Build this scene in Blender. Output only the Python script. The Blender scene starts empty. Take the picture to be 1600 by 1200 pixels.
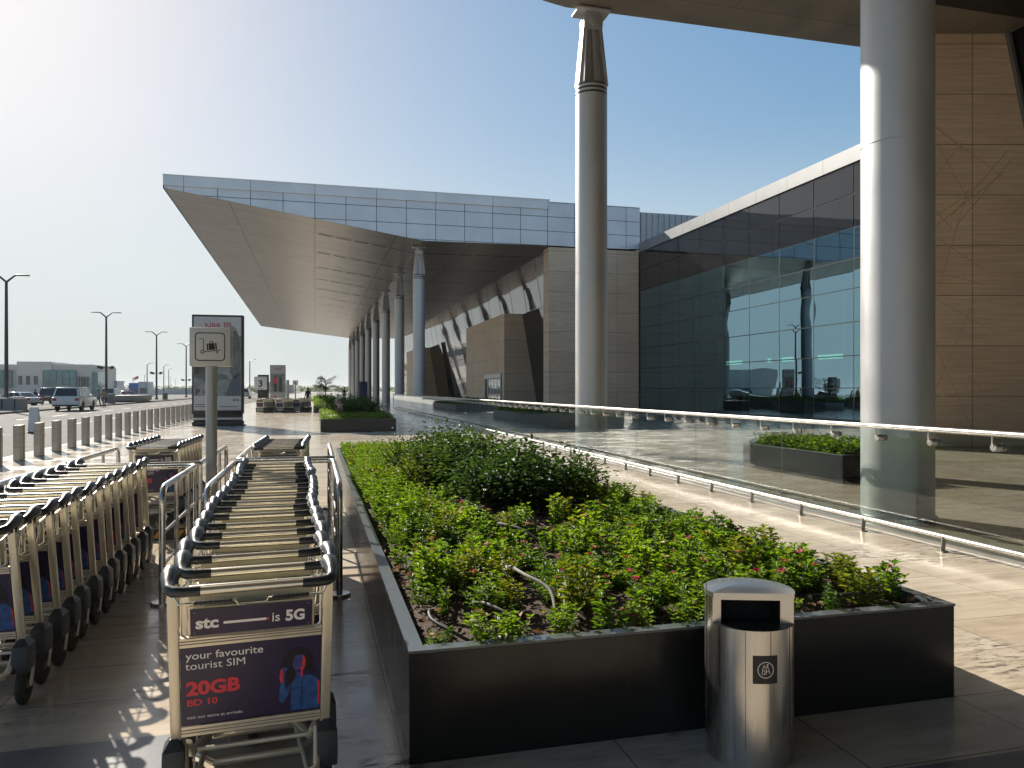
import bpy, bmesh, math, random
from mathutils import Vector, Matrix, Euler, noise
R = math.radians
random.seed(7)
sc = bpy.context.scene
C = sc.collection

# ------------------------------------------------------------------ camera
YAW = 14.63
cam = bpy.data.cameras.new('camera')
cam.sensor_width = 36.0
cam.lens = 36.0 * 1180 / 1600
cam.shift_y = 8 / 1600
cam.clip_start = 0.05
cam.clip_end = 6000
camo = bpy.data.objects.new('camera', cam)
C.objects.link(camo)
camo.location = (0, 0, 1.6)
camo.rotation_euler = (R(90), 0, R(-YAW))
sc.camera = camo

# ------------------------------------------------------------------ sky and sun
KX, KY = 0.74, 1.60                       # shadow offset per metre of height, towards +X and -Y
SUN_EL = math.atan(1 / math.hypot(KX, KY))
SUN_AZ = math.atan2(-KX, KY)              # clockwise from +Y
w = bpy.data.worlds.new('World')
sc.world = w
w.use_nodes = True
nt = w.node_tree
bg = nt.nodes['Background']
SKY_PALE = (2.65, 2.95, 3.02); SKY_K = 5.6
sky = nt.nodes.new('ShaderNodeTexSky')
sky.sky_type = 'NISHITA'
sky.sun_disc = False
sky.sun_elevation = SUN_EL
sky.sun_rotation = SUN_AZ
sky.altitude = 0
sky.air_density = 1.0
sky.dust_density = 0.7
sky.ozone_density = 1.3
# dusty air near the horizon: the sky pales towards it
tcw = nt.nodes.new('ShaderNodeTexCoord'); spw = nt.nodes.new('ShaderNodeSeparateXYZ'); nt.links.new(tcw.outputs['Generated'], spw.inputs[0])
mrw = nt.nodes.new('ShaderNodeMapRange'); nt.links.new(spw.outputs[2], mrw.inputs[0])
mrw.inputs[1].default_value = 0.0; mrw.inputs[2].default_value = 0.34; mrw.inputs[3].default_value = 0.88; mrw.inputs[4].default_value = 0.0
mrw.interpolation_type = 'SMOOTHSTEP'
mxw = nt.nodes.new('ShaderNodeMix'); mxw.data_type = 'RGBA'; nt.links.new(mrw.outputs[0], mxw.inputs[0])
# soften the glare round the sun: c / (1 + c/k)
v1 = nt.nodes.new('ShaderNodeVectorMath'); v1.operation = 'MULTIPLY_ADD'; nt.links.new(sky.outputs[0], v1.inputs[0]); v1.inputs[1].default_value = (1/SKY_K,)*3; v1.inputs[2].default_value = (1,1,1)
v2 = nt.nodes.new('ShaderNodeVectorMath'); v2.operation = 'DIVIDE'; nt.links.new(sky.outputs[0], v2.inputs[0]); nt.links.new(v1.outputs[0], v2.inputs[1])
hsw = nt.nodes.new('ShaderNodeHueSaturation'); nt.links.new(v2.outputs[0], hsw.inputs['Color']); hsw.inputs['Saturation'].default_value = 1.5; hsw.inputs['Value'].default_value = .95
nt.links.new(hsw.outputs[0], mxw.inputs[6]); mxw.inputs[7].default_value = (SKY_PALE[0], SKY_PALE[1], SKY_PALE[2], 1)
nt.links.new(mxw.outputs[2], bg.inputs[0])
bg.inputs[1].default_value = 0.095
sl = bpy.data.lights.new('sun', 'SUN')
sl.energy = 3.1
sl.angle = R(0.5)
sl.color = (1.0, 0.93, 0.82)
so = bpy.data.objects.new('sun', sl)
C.objects.link(so)
d = Vector((KX, -KY, -1.0))
so.rotation_euler = d.to_track_quat('-Z', 'Y').to_euler()
so.location = (-20, 40, 40)
sc.view_settings.view_transform = 'Standard'
sc.view_settings.look = 'None'
sc.view_settings.gamma = 1.0
sc.view_settings.exposure = 1.42
sc.cycles.max_bounces = 12
sc.cycles.diffuse_bounces = 6
sc.cycles.transparent_max_bounces = 24
sc.cycles.sample_clamp_indirect = 6.0
sc.cycles.caustics_reflective = False
sc.cycles.caustics_refractive = False

# ------------------------------------------------------------------ mesh builder
class MB:
    def __init__(self):
        self.v = []; self.f = []; self.m = []
    def add(self, vs, fs, m=0):
        o = len(self.v)
        self.v.extend([tuple(p) for p in vs])
        for f in fs:
            self.f.append(tuple(i + o for i in f)); self.m.append(m)
        return self
    def box(self, x0, x1, y0, y1, z0, z1, m=0):
        vs = [(x0,y0,z0),(x1,y0,z0),(x1,y1,z0),(x0,y1,z0),(x0,y0,z1),(x1,y0,z1),(x1,y1,z1),(x0,y1,z1)]
        return self.add(vs, [(0,3,2,1),(4,5,6,7),(0,1,5,4),(1,2,6,5),(2,3,7,6),(3,0,4,7)], m)
    def obox(self, c, s, rot=(0,0,0), m=0):
        M = Euler(rot).to_matrix(); c = Vector(c)
        vs = []
        for z in (-.5,.5):
            for x, y in ((-.5,-.5),(.5,-.5),(.5,.5),(-.5,.5)):
                vs.append(c + M @ Vector((x*s[0], y*s[1], z*s[2])))
        return self.add(vs, [(0,3,2,1),(4,5,6,7),(0,1,5,4),(1,2,6,5),(2,3,7,6),(3,0,4,7)], m)
    def bar(self, p0, p1, wx, wy, m=0, up=(0,0,1)):
        p0 = Vector(p0); p1 = Vector(p1); t = (p1-p0).normalized()
        u = Vector(up)
        if abs(t.dot(u)) > .95: u = Vector((0,1,0))
        a = t.cross(u).normalized(); b = a.cross(t).normalized()
        vs = []
        for p in (p0, p1):
            for i, j in ((-.5,-.5),(.5,-.5),(.5,.5),(-.5,.5)):
                vs.append(p + a*(i*wx) + b*(j*wy))
        return self.add(vs, [(0,3,2,1),(4,5,6,7),(0,1,5,4),(1,2,6,5),(2,3,7,6),(3,0,4,7)], m)
    def quad(self, a, b, c, dd, m=0):
        return self.add([a,b,c,dd], [(0,1,2,3)], m)
    def prism(self, poly, ext, m=0, mcap=None):
        n = len(poly); e = Vector(ext)
        vs = [Vector(p) for p in poly] + [Vector(p)+e for p in poly]
        self.add(vs, [tuple(range(n))[::-1], tuple(range(n, 2*n))], m if mcap is None else mcap)
        o = len(self.v) - 2*n
        for i in range(n):
            j = (i+1) % n
            self.f.append((o+i, o+j, o+n+j, o+n+i)); self.m.append(m)
        return self
    def tube(self, pts, r, n=8, m=0, cap=True, closed=False):
        P = [Vector(p) for p in pts]; k = len(P)
        rs = r if isinstance(r, (list, tuple)) else [r]*k
        T = []
        for i in range(k):
            if closed: t = P[(i+1) % k] - P[i-1]
            elif i == 0: t = P[1]-P[0]
            elif i == k-1: t = P[-1]-P[-2]
            else: t = (P[i+1]-P[i]).normalized() + (P[i]-P[i-1]).normalized()
            T.append(t.normalized() if t.length > 1e-9 else Vector((0,0,1)))
        u = Vector((0,0,1))
        if abs(T[0].dot(u)) > .9: u = Vector((1,0,0))
        a = T[0].cross(u).normalized()
        vs = []
        for i in range(k):
            a = a - T[i]*a.dot(T[i]); a.normalize()
            b = T[i].cross(a)
            for s in range(n):
                an = 2*math.pi*s/n
                vs.append(P[i] + (a*math.cos(an) + b*math.sin(an))*rs[i])
        fs = []
        for i in range(k if closed else k-1):
            i2 = (i+1) % k
            for s in range(n):
                s2 = (s+1) % n
                fs.append((i*n+s, i*n+s2, i2*n+s2, i2*n+s))
        if cap and not closed:
            fs.append(tuple(range(n))[::-1]); fs.append(tuple((k-1)*n+s for s in range(n)))
        return self.add(vs, fs, m)
    def lathe(self, prof, c=(0,0,0), n=32, m=0, axis='z'):
        vs = []; k = len(prof)
        for r, z in prof:
            for s in range(n):
                an = 2*math.pi*s/n
                x, y = r*math.cos(an), r*math.sin(an)
                p = (x,y,z) if axis == 'z' else ((z,x,y) if axis == 'x' else (x,z,y))
                vs.append((p[0]+c[0], p[1]+c[1], p[2]+c[2]))
        fs = []
        for i in range(k-1):
            for s in range(n):
                s2 = (s+1) % n
                fs.append((i*n+s, i*n+s2, (i+1)*n+s2, (i+1)*n+s))
        if prof[0][0] > 1e-6: fs.append(tuple(range(n))[::-1])
        if prof[-1][0] > 1e-6: fs.append(tuple((k-1)*n+s for s in range(n)))
        return self.add(vs, fs, m)
    def ball(self, c, r, s=(1,1,1), n=12, k=8, m=0):
        vs = []; fs = []
        for i in range(k+1):
            th = math.pi*i/k
            for j in range(n):
                ph = 2*math.pi*j/n
                vs.append((c[0]+r*s[0]*math.sin(th)*math.cos(ph), c[1]+r*s[1]*math.sin(th)*math.sin(ph), c[2]+r*s[2]*math.cos(th)))
        for i in range(k):
            for j in range(n):
                j2 = (j+1) % n
                fs.append((i*n+j, (i+1)*n+j, (i+1)*n+j2, i*n+j2))
        return self.add(vs, fs, m)
    def leaf(self, p, dv, nv, L, W, m=0, fold=.25):
        p = Vector(p); dv = dv.normalized()
        s = dv.cross(nv)
        if s.length < 1e-4: s = dv.cross(Vector((1,0,.3)))
        s.normalize(); u = s.cross(dv)
        q = u*(W*fold)
        tip = p + dv*L - u*(L*.12)
        a1 = p + dv*(L*.3) + s*(W*.42) + q; a2 = p + dv*(L*.68) + s*(W*.42) + q
        b1 = p + dv*(L*.3) - s*(W*.42) + q; b2 = p + dv*(L*.68) - s*(W*.42) + q
        o = len(self.v)
        self.v.extend([tuple(x) for x in (p, a1, a2, tip, b2, b1)])
        self.f.append((o, o+1, o+2, o+3)); self.f.append((o, o+3, o+4, o+5))
        self.m.append(m); self.m.append(m)
        return self
    def mesh(self, name, mats, bevel=0.0, smooth=35, recalc=True, segs=2):
        me = bpy.data.meshes.new(name)
        me.from_pydata(self.v, [], self.f)
        if not isinstance(mats, (list, tuple)): mats = [mats]
        for mm in mats: me.materials.append(mm)
        if len(mats) > 1:
            me.polygons.foreach_set('material_index', self.m)
        if recalc or bevel:
            bm = bmesh.new(); bm.from_mesh(me)
            if recalc: bmesh.ops.recalc_face_normals(bm, faces=bm.faces[:])
            if bevel:
                es = [e for e in bm.edges if len(e.link_faces) == 2 and e.calc_face_angle(0) > R(40)]
                if es: bmesh.ops.bevel(bm, geom=es, offset=bevel, segments=segs, profile=.5, affect='EDGES', clamp_overlap=True)
            bm.to_mesh(me); bm.free()
        if smooth:
            me.polygons.foreach_set('use_smooth', [True]*len(me.polygons))
            me.set_sharp_from_angle(angle=R(smooth))
        me.update()
        return me
    def build(self, name, mats, parent=None, loc=None, **kw):
        me = self.mesh(name, mats, **kw)
        return link(name, me, parent, loc)

def link(name, me, parent=None, loc=None):
    o = bpy.data.objects.new(name, me)
    C.objects.link(o)
    if parent is not None: o.parent = parent
    if loc is not None: o.location = loc
    return o

def tag(o, label, cat, group=None, kind=None):
    o['label'] = label; o['category'] = cat
    if group: o['group'] = group
    if kind: o['kind'] = kind
    return o
def struct(o):
    o['kind'] = 'structure'; return o
def thing(name, label, cat, loc=(0,0,0), rz=0, group=None):
    o = bpy.data.objects.new(name, None)
    o.empty_display_size = .1
    C.objects.link(o)
    o.location = loc; o.rotation_euler = (0,0,rz)
    return tag(o, label, cat, group)
KIDS = {}
def copy_tree(o, parent=None):
    c = o.copy(); C.objects.link(c)
    if parent is not None: c.parent = parent
    if o.name not in KIDS: KIDS[o.name] = [x for x in o.children]
    for ch in KIDS[o.name]: copy_tree(ch, c)
    return c

def text_into(mb, body, size, place, m=0, align='LEFT', bold=0.0, extrude=0.0):
    """Letters as filled outlines; place(u, v) gives the 3D point on the sign's face."""
    cu = bpy.data.curves.new('t', 'FONT')
    cu.body = body; cu.size = 1.0; cu.align_x = align; cu.offset = bold/size
    cu.resolution_u = 3; cu.fill_mode = 'FRONT'
    o = bpy.data.objects.new('t', cu); C.objects.link(o)
    dg = bpy.context.evaluated_depsgraph_get()
    me = bpy.data.meshes.new_from_object(o.evaluated_get(dg))
    mb.add([place(v.co.x*size, v.co.y*size) for v in me.vertices], [tuple(p.vertices) for p in me.polygons], m)
    bpy.data.objects.remove(o); bpy.data.meshes.remove(me); bpy.data.curves.remove(cu)

def flat(mb, poly, place, m=0):
    mb.add([place(u, v) for u, v in poly], [tuple(range(len(poly)))], m)
def ring(mb, cu, cv, r0, r1, place, m=0, n=32, ru=1.0):
    vs = []
    for i in range(n):
        a = 2*math.pi*i/n
        vs += [place(cu+r0*math.cos(a)*ru, cv+r0*math.sin(a)), place(cu+r1*math.cos(a)*ru, cv+r1*math.sin(a))]
    mb.add(vs, [(2*i, 2*i+1, (2*i+3) % (2*n), (2*i+2) % (2*n)) for i in range(n)], m)
def stroke(mb, pts, wd, place, m=0):
    for (a, b), (c, dd) in zip(pts[:-1], pts[1:]):
        L = math.hypot(c-a, dd-b); 
        if L < 1e-9: continue
        nx, ny = -(dd-b)/L*wd/2, (c-a)/L*wd/2
        ex, ey = (c-a)/L*wd*.3, (dd-b)/L*wd*.3
        flat(mb, [(a-ex+nx,b-ey+ny),(a-ex-nx,b-ey-ny),(c+ex-nx,dd+ey-ny),(c+ex+nx,dd+ey+ny)], place, m)
def ell(cu, cv, ru, rv, n=20, a0=0, a1=360):
    return [(cu+ru*math.cos(R(a0+(a1-a0)*i/n)), cv+rv*math.sin(R(a0+(a1-a0)*i/n))) for i in range(n if a1-a0 == 360 else n+1)]

# ------------------------------------------------------------------ materials
def nodes(name):
    m = bpy.data.materials.new(name); m.use_nodes = True
    n = m.node_tree.nodes; l = m.node_tree.links
    return m, n, l, n['Principled BSDF']
def coord(n, l, sx=1, sy=1, sz=1, which='Object', swz=None):
    tc = n.new('ShaderNodeTexCoord')
    out = tc.outputs[which]
    if swz:
        sp = n.new('ShaderNodeSeparateXYZ'); l.new(out, sp.inputs[0])
        cb = n.new('ShaderNodeCombineXYZ')
        for i, ch in enumerate(swz):
            if ch in 'xyz': l.new(sp.outputs['xyz'.index(ch)], cb.inputs[i])
        out = cb.outputs[0]
    mp = n.new('ShaderNodeMapping'); l.new(out, mp.inputs[0])
    mp.inputs['Scale'].default_value = (sx, sy, sz)
    return mp.outputs[0]
def noise_tex(n, l, vec, scale, detail=4, rough=.55, dist=0):
    t = n.new('ShaderNodeTexNoise'); l.new(vec, t.inputs['Vector'])
    t.inputs['Scale'].default_value = scale; t.inputs['Detail'].default_value = detail
    t.inputs['Roughness'].default_value = rough; t.inputs['Distortion'].default_value = dist
    return t.outputs['Fac']
def ramp(n, l, fac, stops):
    r = n.new('ShaderNodeValToRGB'); l.new(fac, r.inputs[0])
    e = r.color_ramp.elements
    while len(e) < len(stops): e.new(.5)
    for i, (p, c) in enumerate(stops):
        e[i].position = p; e[i].color = (c[0], c[1], c[2], 1) if not isinstance(c, (int, float)) else (c, c, c, 1)
    return r.outputs[0]
def mix(n, l, fac, a, b, mode='MIX'):
    x = n.new('ShaderNodeMix'); x.data_type = 'RGBA'; x.blend_type = mode
    if isinstance(fac, (int, float)): x.inputs[0].default_value = fac
    else: l.new(fac, x.inputs[0])
    for s, q in ((6, a), (7, b)):
        if isinstance(q, (tuple, list)): x.inputs[s].default_value = (q[0], q[1], q[2], 1)
        else: l.new(q, x.inputs[s])
    return x.outputs[2]
def bump(n, l, h, strength, dist, prev=None):
    b = n.new('ShaderNodeBump'); l.new(h, b.inputs['Height'])
    b.inputs['Strength'].default_value = strength; b.inputs['Distance'].default_value = dist
    if prev is not None: l.new(prev, b.inputs['Normal'])
    return b.outputs[0]

def M(name, col, rough=.5, metal=0.0, var=.12, scale=6, rvar=.03, bmp=0.0, bscale=60, spec=.5, coat=0, aniso=None):
    """A plain surface with uneven colour, gloss and a little relief."""
    m, n, l, p = nodes(name)
    v = coord(n, l)
    f = noise_tex(n, l, v, scale, 5)
    lo = tuple(c*(1-var) for c in col); hi = tuple(min(1, c*(1+var)) for c in col)
    l.new(ramp(n, l, f, [(.3, lo), (.7, hi)]), p.inputs['Base Color'])
    f2 = noise_tex(n, l, v, scale*2.7, 3)
    l.new(ramp(n, l, f2, [(.3, max(.02, rough-rvar)), (.7, min(1, rough+rvar))]), p.inputs['Roughness'])
    p.inputs['Metallic'].default_value = metal
    p.inputs['Specular IOR Level'].default_value = spec
    if coat:
        p.inputs['Coat Weight'].default_value = coat; p.inputs['Coat Roughness'].default_value = .05
    if bmp:
        l.new(bump(n, l, noise_tex(n, l, v, bscale, 4), bmp, .004), p.inputs['Normal'])
    return m

def M_brushed(name, col, rough=.25, axis='z', scale=80, var=.08, metal=1.0):
    """Brushed or rolled metal: fine streaks along one axis."""
    m, n, l, p = nodes(name)
    sxyz = {'z': (scale, scale, .6), 'x': (.6, scale, scale), 'y': (scale, .6, scale)}[axis]
    v = coord(n, l, *sxyz)
    f = noise_tex(n, l, v, 1.0, 3)
    g = noise_tex(n, l, coord(n, l), 1.7, 4)
    l.new(mix(n, l, .5, ramp(n, l, f, [(.3, tuple(c*(1-var) for c in col)), (.7, tuple(min(1, c*(1+var)) for c in col))]),
              ramp(n, l, g, [(.3, tuple(c*(1-var) for c in col)), (.7, tuple(min(1, c*(1+var)) for c in col))])), p.inputs['Base Color'])
    l.new(ramp(n, l, mix(n, l, .5, f, g), [(.3, max(.03, rough-.07)), (.7, rough+.1)]), p.inputs['Roughness'])
    p.inputs['Metallic'].default_value = metal
    l.new(bump(n, l, f, .05, .001), p.inputs['Normal'])
    return m

def M_floor(name, k=1.0):
    m, n, l, p = nodes(name)
    v = coord(n, l)
    mp = n.new('ShaderNodeMapping'); l.new(v, mp.inputs[0]); mp.inputs['Location'].default_value = (-.37+.95, -.04, 0)
    br = n.new('ShaderNodeTexBrick'); l.new(mp.outputs[0], br.inputs['Vector'])
    br.offset = 0.0; br.squash = 1.0
    br.inputs['Scale'].default_value = 1; br.inputs['Brick Width'].default_value = .95; br.inputs['Row Height'].default_value = .53
    br.inputs['Mortar Size'].default_value = .0034; br.inputs['Mortar Smooth'].default_value = .3; br.inputs['Bias'].default_value = 0
    br.inputs['Color1'].default_value = (.66*k, .555*k, .425*k, 1); br.inputs['Color2'].default_value = (.77*k, .69*k, .565*k, 1)
    br.inputs['Mortar'].default_value = (.13, .105, .08, 1)
    # travertine veins run along X, shifted from tile to tile
    v2 = coord(n, l, 1.7, 9.5, 1)
    ad = n.new('ShaderNodeVectorMath'); ad.operation = 'ADD'; l.new(v2, ad.inputs[0]); 
    sc2 = n.new('ShaderNodeVectorMath'); sc2.operation = 'SCALE'; l.new(br.outputs['Color'], sc2.inputs[0]); sc2.inputs['Scale'].default_value = 23
    l.new(sc2.outputs[0], ad.inputs[1])
    veins = noise_tex(n, l, ad.outputs[0], 1.0, 6, .62, .5)
    cv = ramp(n, l, veins, [(.27, (.66, .62, .575)), (.5, (.93, .91, .89)), (.72, (1.06, 1.05, 1.02))])
    c1 = mix(n, l, 1.0, br.outputs['Color'], cv, 'MULTIPLY')
    # worn, dirty patches
    st = noise_tex(n, l, v, .9, 3, .5)
    pit = noise_tex(n, l, coord(n, l, 6, 22, 1), 1.0, 5, .7)
    mk = ramp(n, l, mix(n, l, 1.0, ramp(n, l, st, [(.50, 0.0), (.62, 1.0)]), ramp(n, l, pit, [(.50, 0.0), (.58, 1.0)]), 'MULTIPLY'), [(0, 0.0), (1, 1.0)])
    c2 = mix(n, l, mk, c1, (.17, .145, .12))
    grime = noise_tex(n, l, v, .35, 4, .6)
    c3 = mix(n, l, 1.0, c2, ramp(n, l, grime, [(.3, (.80, .785, .77)), (.58, (1, 1, 1))]), 'MULTIPLY')
    l.new(c3, p.inputs['Base Color'])
    rr = ramp(n, l, noise_tex(n, l, v, 2.2, 4), [(.3, .10), (.7, .24)])
    l.new(mix(n, l, mk, rr, (.6, .6, .6)), p.inputs['Roughness'])
    p.inputs['Specular IOR Level'].default_value = .5
    b1 = bump(n, l, br.outputs['Fac'], -.3, .002)
    l.new(bump(n, l, noise_tex(n, l, v, 3, 2), .04, .01, b1), p.inputs['Normal'])
    return m

def M_panel(name, swz, bw, rh, c1, c2, mortar, rough, metal, msize=.012, offset=0.0, streak=None, vein=None, loc=(0,0), spec=.5, rvar=.08):
    """Cladding in panels: joints, panel-to-panel variation, optional veins along the first axis."""
    m, n, l, p = nodes(name)
    v = coord(n, l, swz=swz)
    mp = n.new('ShaderNodeMapping'); l.new(v, mp.inputs[0]); mp.inputs['Location'].default_value = (loc[0], loc[1], 0)
    br = n.new('ShaderNodeTexBrick'); l.new(mp.outputs[0], br.inputs['Vector'])
    br.offset = offset; br.inputs['Scale'].default_value = 1
    br.inputs['Brick Width'].default_value = bw; br.inputs['Row Height'].default_value = rh
    br.inputs['Mortar Size'].default_value = msize; br.inputs['Mortar Smooth'].default_value = .1
    br.inputs['Bias'].default_value = 0
    for k, c in (('Color1', c1), ('Color2', c2), ('Mortar', mortar)): br.inputs[k].default_value = (c[0], c[1], c[2], 1)
    col = br.outputs['Color']
    if vein:
        vv = coord(n, l, vein[0], vein[1], 1, swz=swz)
        col = mix(n, l, 1.0, col, ramp(n, l, noise_tex(n, l, vv, 1.0, 5, .6), [(.3, (1-vein[2],)*3), (.7, (1+vein[2]*.5,)*3)]), 'MULTIPLY')
    g = noise_tex(n, l, v, .5, 4)
    col = mix(n, l, 1.0, col, ramp(n, l, g, [(.3, (.9, .9, .9)), (.7, (1.05, 1.05, 1.05))]), 'MULTIPLY')
    l.new(col, p.inputs['Base Color'])
    p.inputs['Metallic'].default_value = metal
    p.inputs['Specular IOR Level'].default_value = spec
    l.new(ramp(n, l, noise_tex(n, l, v, 1.1, 4), [(.3, max(.02, rough-rvar)), (.7, rough+rvar)]), p.inputs['Roughness'])
    l.new(bump(n, l, br.outputs['Fac'], -.4, .004), p.inputs['Normal'])
    return m

def M_glass(name, tint, ior=1.5, refl=(1,1,1), rough=.0):
    """Sheet glass: clear (tinted) straight-through light plus a mirror term by Fresnel."""
    m, n, l, p = nodes(name)
    n.remove(p)
    out = n['Material Output']
    t = n.new('ShaderNodeBsdfTransparent'); g = n.new('ShaderNodeBsdfGlossy')
    v = coord(n, l)
    f = noise_tex(n, l, v, 1.3, 3)
    l.new(ramp(n, l, f, [(.3, tuple(c*.96 for c in tint)), (.7, tint)]), t.inputs[0])
    g.inputs['Color'].default_value = (*refl, 1); g.inputs['Roughness'].default_value = rough
    lw = n.new('ShaderNodeLayerWeight'); lw.inputs[0].default_value = .5
    pw = n.new('ShaderNodeMath'); pw.operation = 'POWER'; l.new(lw.outputs['Facing'], pw.inputs[0]); pw.inputs[1].default_value = 5
    f0 = ((ior-1)/(ior+1))**2
    ma = n.new('ShaderNodeMath'); ma.operation = 'MULTIPLY_ADD'; l.new(pw.outputs[0], ma.inputs[0]); ma.inputs[1].default_value = 1-f0; ma.inputs[2].default_value = f0
    mx = n.new('ShaderNodeMixShader'); l.new(ma.outputs[0], mx.inputs[0]); l.new(t.outputs[0], mx.inputs[1]); l.new(g.outputs[0], mx.inputs[2])
    l.new(mx.outputs[0], out.inputs[0])
    return m

def M_leaf(name, c_dark, c_light, trans=.35, rough=.5, spec=.3):
    m, n, l, p = nodes(name)
    out = n['Material Output']
    g = n.new('ShaderNodeNewGeometry')
    oi = n.new('ShaderNodeObjectInfo')
    ad = n.new('ShaderNodeMath'); ad.operation = 'ADD'; l.new(g.outputs['Random Per Island'], ad.inputs[0])
    l.new(oi.outputs['Random'], ad.inputs[1])
    ml = n.new('ShaderNodeMath'); ml.operation = 'MULTIPLY'; l.new(ad.outputs[0], ml.inputs[0]); ml.inputs[1].default_value = .5
    col = ramp(n, l, ml.outputs[0], [(.1, c_dark), (.55, tuple((a+b)/2 for a, b in zip(c_dark, c_light))), (.92, c_light)])
    l.new(col, p.inputs['Base Color'])
    p.inputs['Roughness'].default_value = rough
    p.inputs['Specular IOR Level'].default_value = spec
    tr = n.new('ShaderNodeBsdfTranslucent')
    hs = n.new('ShaderNodeHueSaturation'); l.new(col, hs.inputs['Color']); hs.inputs['Value'].default_value = 2.6; hs.inputs['Hue'].default_value = .485; hs.inputs['Saturation'].default_value = 1.1
    l.new(hs.outputs[0], tr.inputs[0])
    mx = n.new('ShaderNodeMixShader'); mx.inputs[0].default_value = trans
    l.new(p.outputs[0], mx.inputs[1]); l.new(tr.outputs[0], mx.inputs[2]); l.new(mx.outputs[0], out.inputs[0])
    return m

def M_emit(name, col, st):
    m, n, l, p = nodes(name)
    p.inputs['Base Color'].default_value = (*col, 1)
    p.inputs['Emission Color'].default_value = (*col, 1); p.inputs['Emission Strength'].default_value = st
    return m

m_floor = M_floor('travertine_floor')
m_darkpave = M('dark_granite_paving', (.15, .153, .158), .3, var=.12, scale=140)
m_plaza = M_floor('plaza_floor_dark', .52)  # same tile pattern as the pavement, tile colours scaled darker overall
m_road = M('road_paving', (.17, .16, .145), .85, var=.14, scale=1.2, bmp=.2, bscale=80, spec=.08)
m_ground = M('dusty_ground', (.33, .29, .23), .9, var=.2, scale=.05)
m_kerb = M('kerb_stone', (.28, .26, .23), .7, var=.2, scale=8)
m_paint = M('road_paint', (.75, .74, .70), .6, var=.1, scale=5)
m_steel = M_brushed('stainless_steel', (.46, .445, .42), .38, 'y')
m_steelz = M_brushed('stainless_steel_upright', (.60, .585, .56), .24, 'z')
m_binsteel = M_brushed('bin_brushed_steel', (.56, .53, .49), .27, 'z', scale=60, var=.12)
m_lid = M('bin_lid_steel', (.55,.53,.49), .33, metal=1.0, var=.05, scale=5)
m_alu = M_brushed('column_silver_paint', (.46, .465, .47), .46, 'z', scale=3, var=.10, metal=.55)
m_black = M('black_planter_steel', (.013, .0135, .0135), .22, var=.12, scale=2, spec=.42)
m_rim = M('planter_rim_grey', (.10, .11, .115), .24, var=.06, scale=3, spec=.6)
m_dark = M('dark_frame', (.02, .02, .022), .4)
m_conc = M('planter_concrete', (.17, .165, .155), .6, var=.15, scale=4)
m_soil = M('soil_mulch', (.075, .048, .032), .95, var=.5, scale=40, bmp=.8, bscale=90)
m_hose = M('drip_hose', (.16, .145, .125), .5, var=.3, scale=20)
m_hosedk = M('drip_hose_black', (.02, .02, .02), .45, var=.3, scale=20)
m_white = M('white_sign_paint', (.66, .65, .62), .35, var=.04, scale=4)
m_post = M('sign_post_grey', (.40, .41, .40), .34, metal=.2, var=.03, scale=1.5)
m_ink = M('black_print', (.012, .012, .013), .5)
# ------------------------------------------------------------------ more materials for the buildings
SR = (.64, .475, .325); SR2 = (.70, .535, .375)
m_stone_y = M_panel('limestone_facing_y', 'xz', 2.6, 1.4, SR, SR2, (.12, .09, .065), .55, 0, .010, 0, vein=(.6, 14, .22))
m_stone_x = M_panel('limestone_facing_x', 'yz', 2.6, 1.4, SR, SR2, (.12, .09, .065), .55, 0, .010, 0, vein=(.6, 14, .22))
m_groove = M('stone_groove_shadow_line', (.46, .34, .235), .7)
m_fascia = M_panel('fascia_panels', 'xz', 1.95, 1.0, (.60, .64, .69), (.66, .70, .75), (.07, .08, .09), .38, .2, .022, 0, loc=(0, -.55), rvar=.015)
m_fascia_lt = M_panel('fascia_top_panels', 'xz', 3.9, 5, (.66, .69, .72), (.70, .73, .76), (.2, .21, .22), .38, .2, .016, rvar=.015)
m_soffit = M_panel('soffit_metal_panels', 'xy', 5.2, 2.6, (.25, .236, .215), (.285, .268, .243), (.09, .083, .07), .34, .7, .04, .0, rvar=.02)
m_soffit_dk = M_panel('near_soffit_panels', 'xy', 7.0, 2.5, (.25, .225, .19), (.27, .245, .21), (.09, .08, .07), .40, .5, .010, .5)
m_slot = M('soffit_light_slot', (.012, .012, .012), .6)
m_capmetal = M_panel('parapet_metal', 'yz', 2.7, 5, (.22, .225, .23), (.24, .245, .25), (.09, .09, .09), .42, .3, .02, rvar=.02)
m_rib = M('ribbed_roof_metal', (.42, .44, .46), .45, metal=.3)
m_hallglass = M_glass('green_solar_glass', (.09, .21, .18), 4.0, (.52, .84, 1.0))
def M_spandrel(name, col, ior):
    m, n, l, p = nodes(name)
    v = coord(n, l)
    l.new(ramp(n, l, noise_tex(n, l, v, .4, 3), [(.3, tuple(c*.85 for c in col)), (.7, col)]), p.inputs['Base Color'])
    p.inputs['Roughness'].default_value = .03; p.inputs['IOR'].default_value = ior
    return m
m_spandrel = M_spandrel('dark_spandrel_glass', (.012, .013, .015), 1.62)
m_leanglass = M_spandrel('leaning_facade_glass', (.012, .02, .019), 2.1)
m_darkglass = M_spandrel('black_glass_wall', (.006, .008, .008), 1.4)
m_mull = M('curtain_wall_mullion', (.035, .042, .042), .4, metal=.3)
m_innercol = M('pale_interior_column', (.62, .66, .62), .6)
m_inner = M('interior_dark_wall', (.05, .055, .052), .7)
m_railglass = M_glass('balustrade_glass', (.90, .945, .925), 1.5)
m_bolt = M_panel('bollard_stainless', 'yz', 50, .3, (.36, .335, .30), (.40, .375, .335), (.18, .17, .15), .36, .6, .004, rvar=.03)

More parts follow.
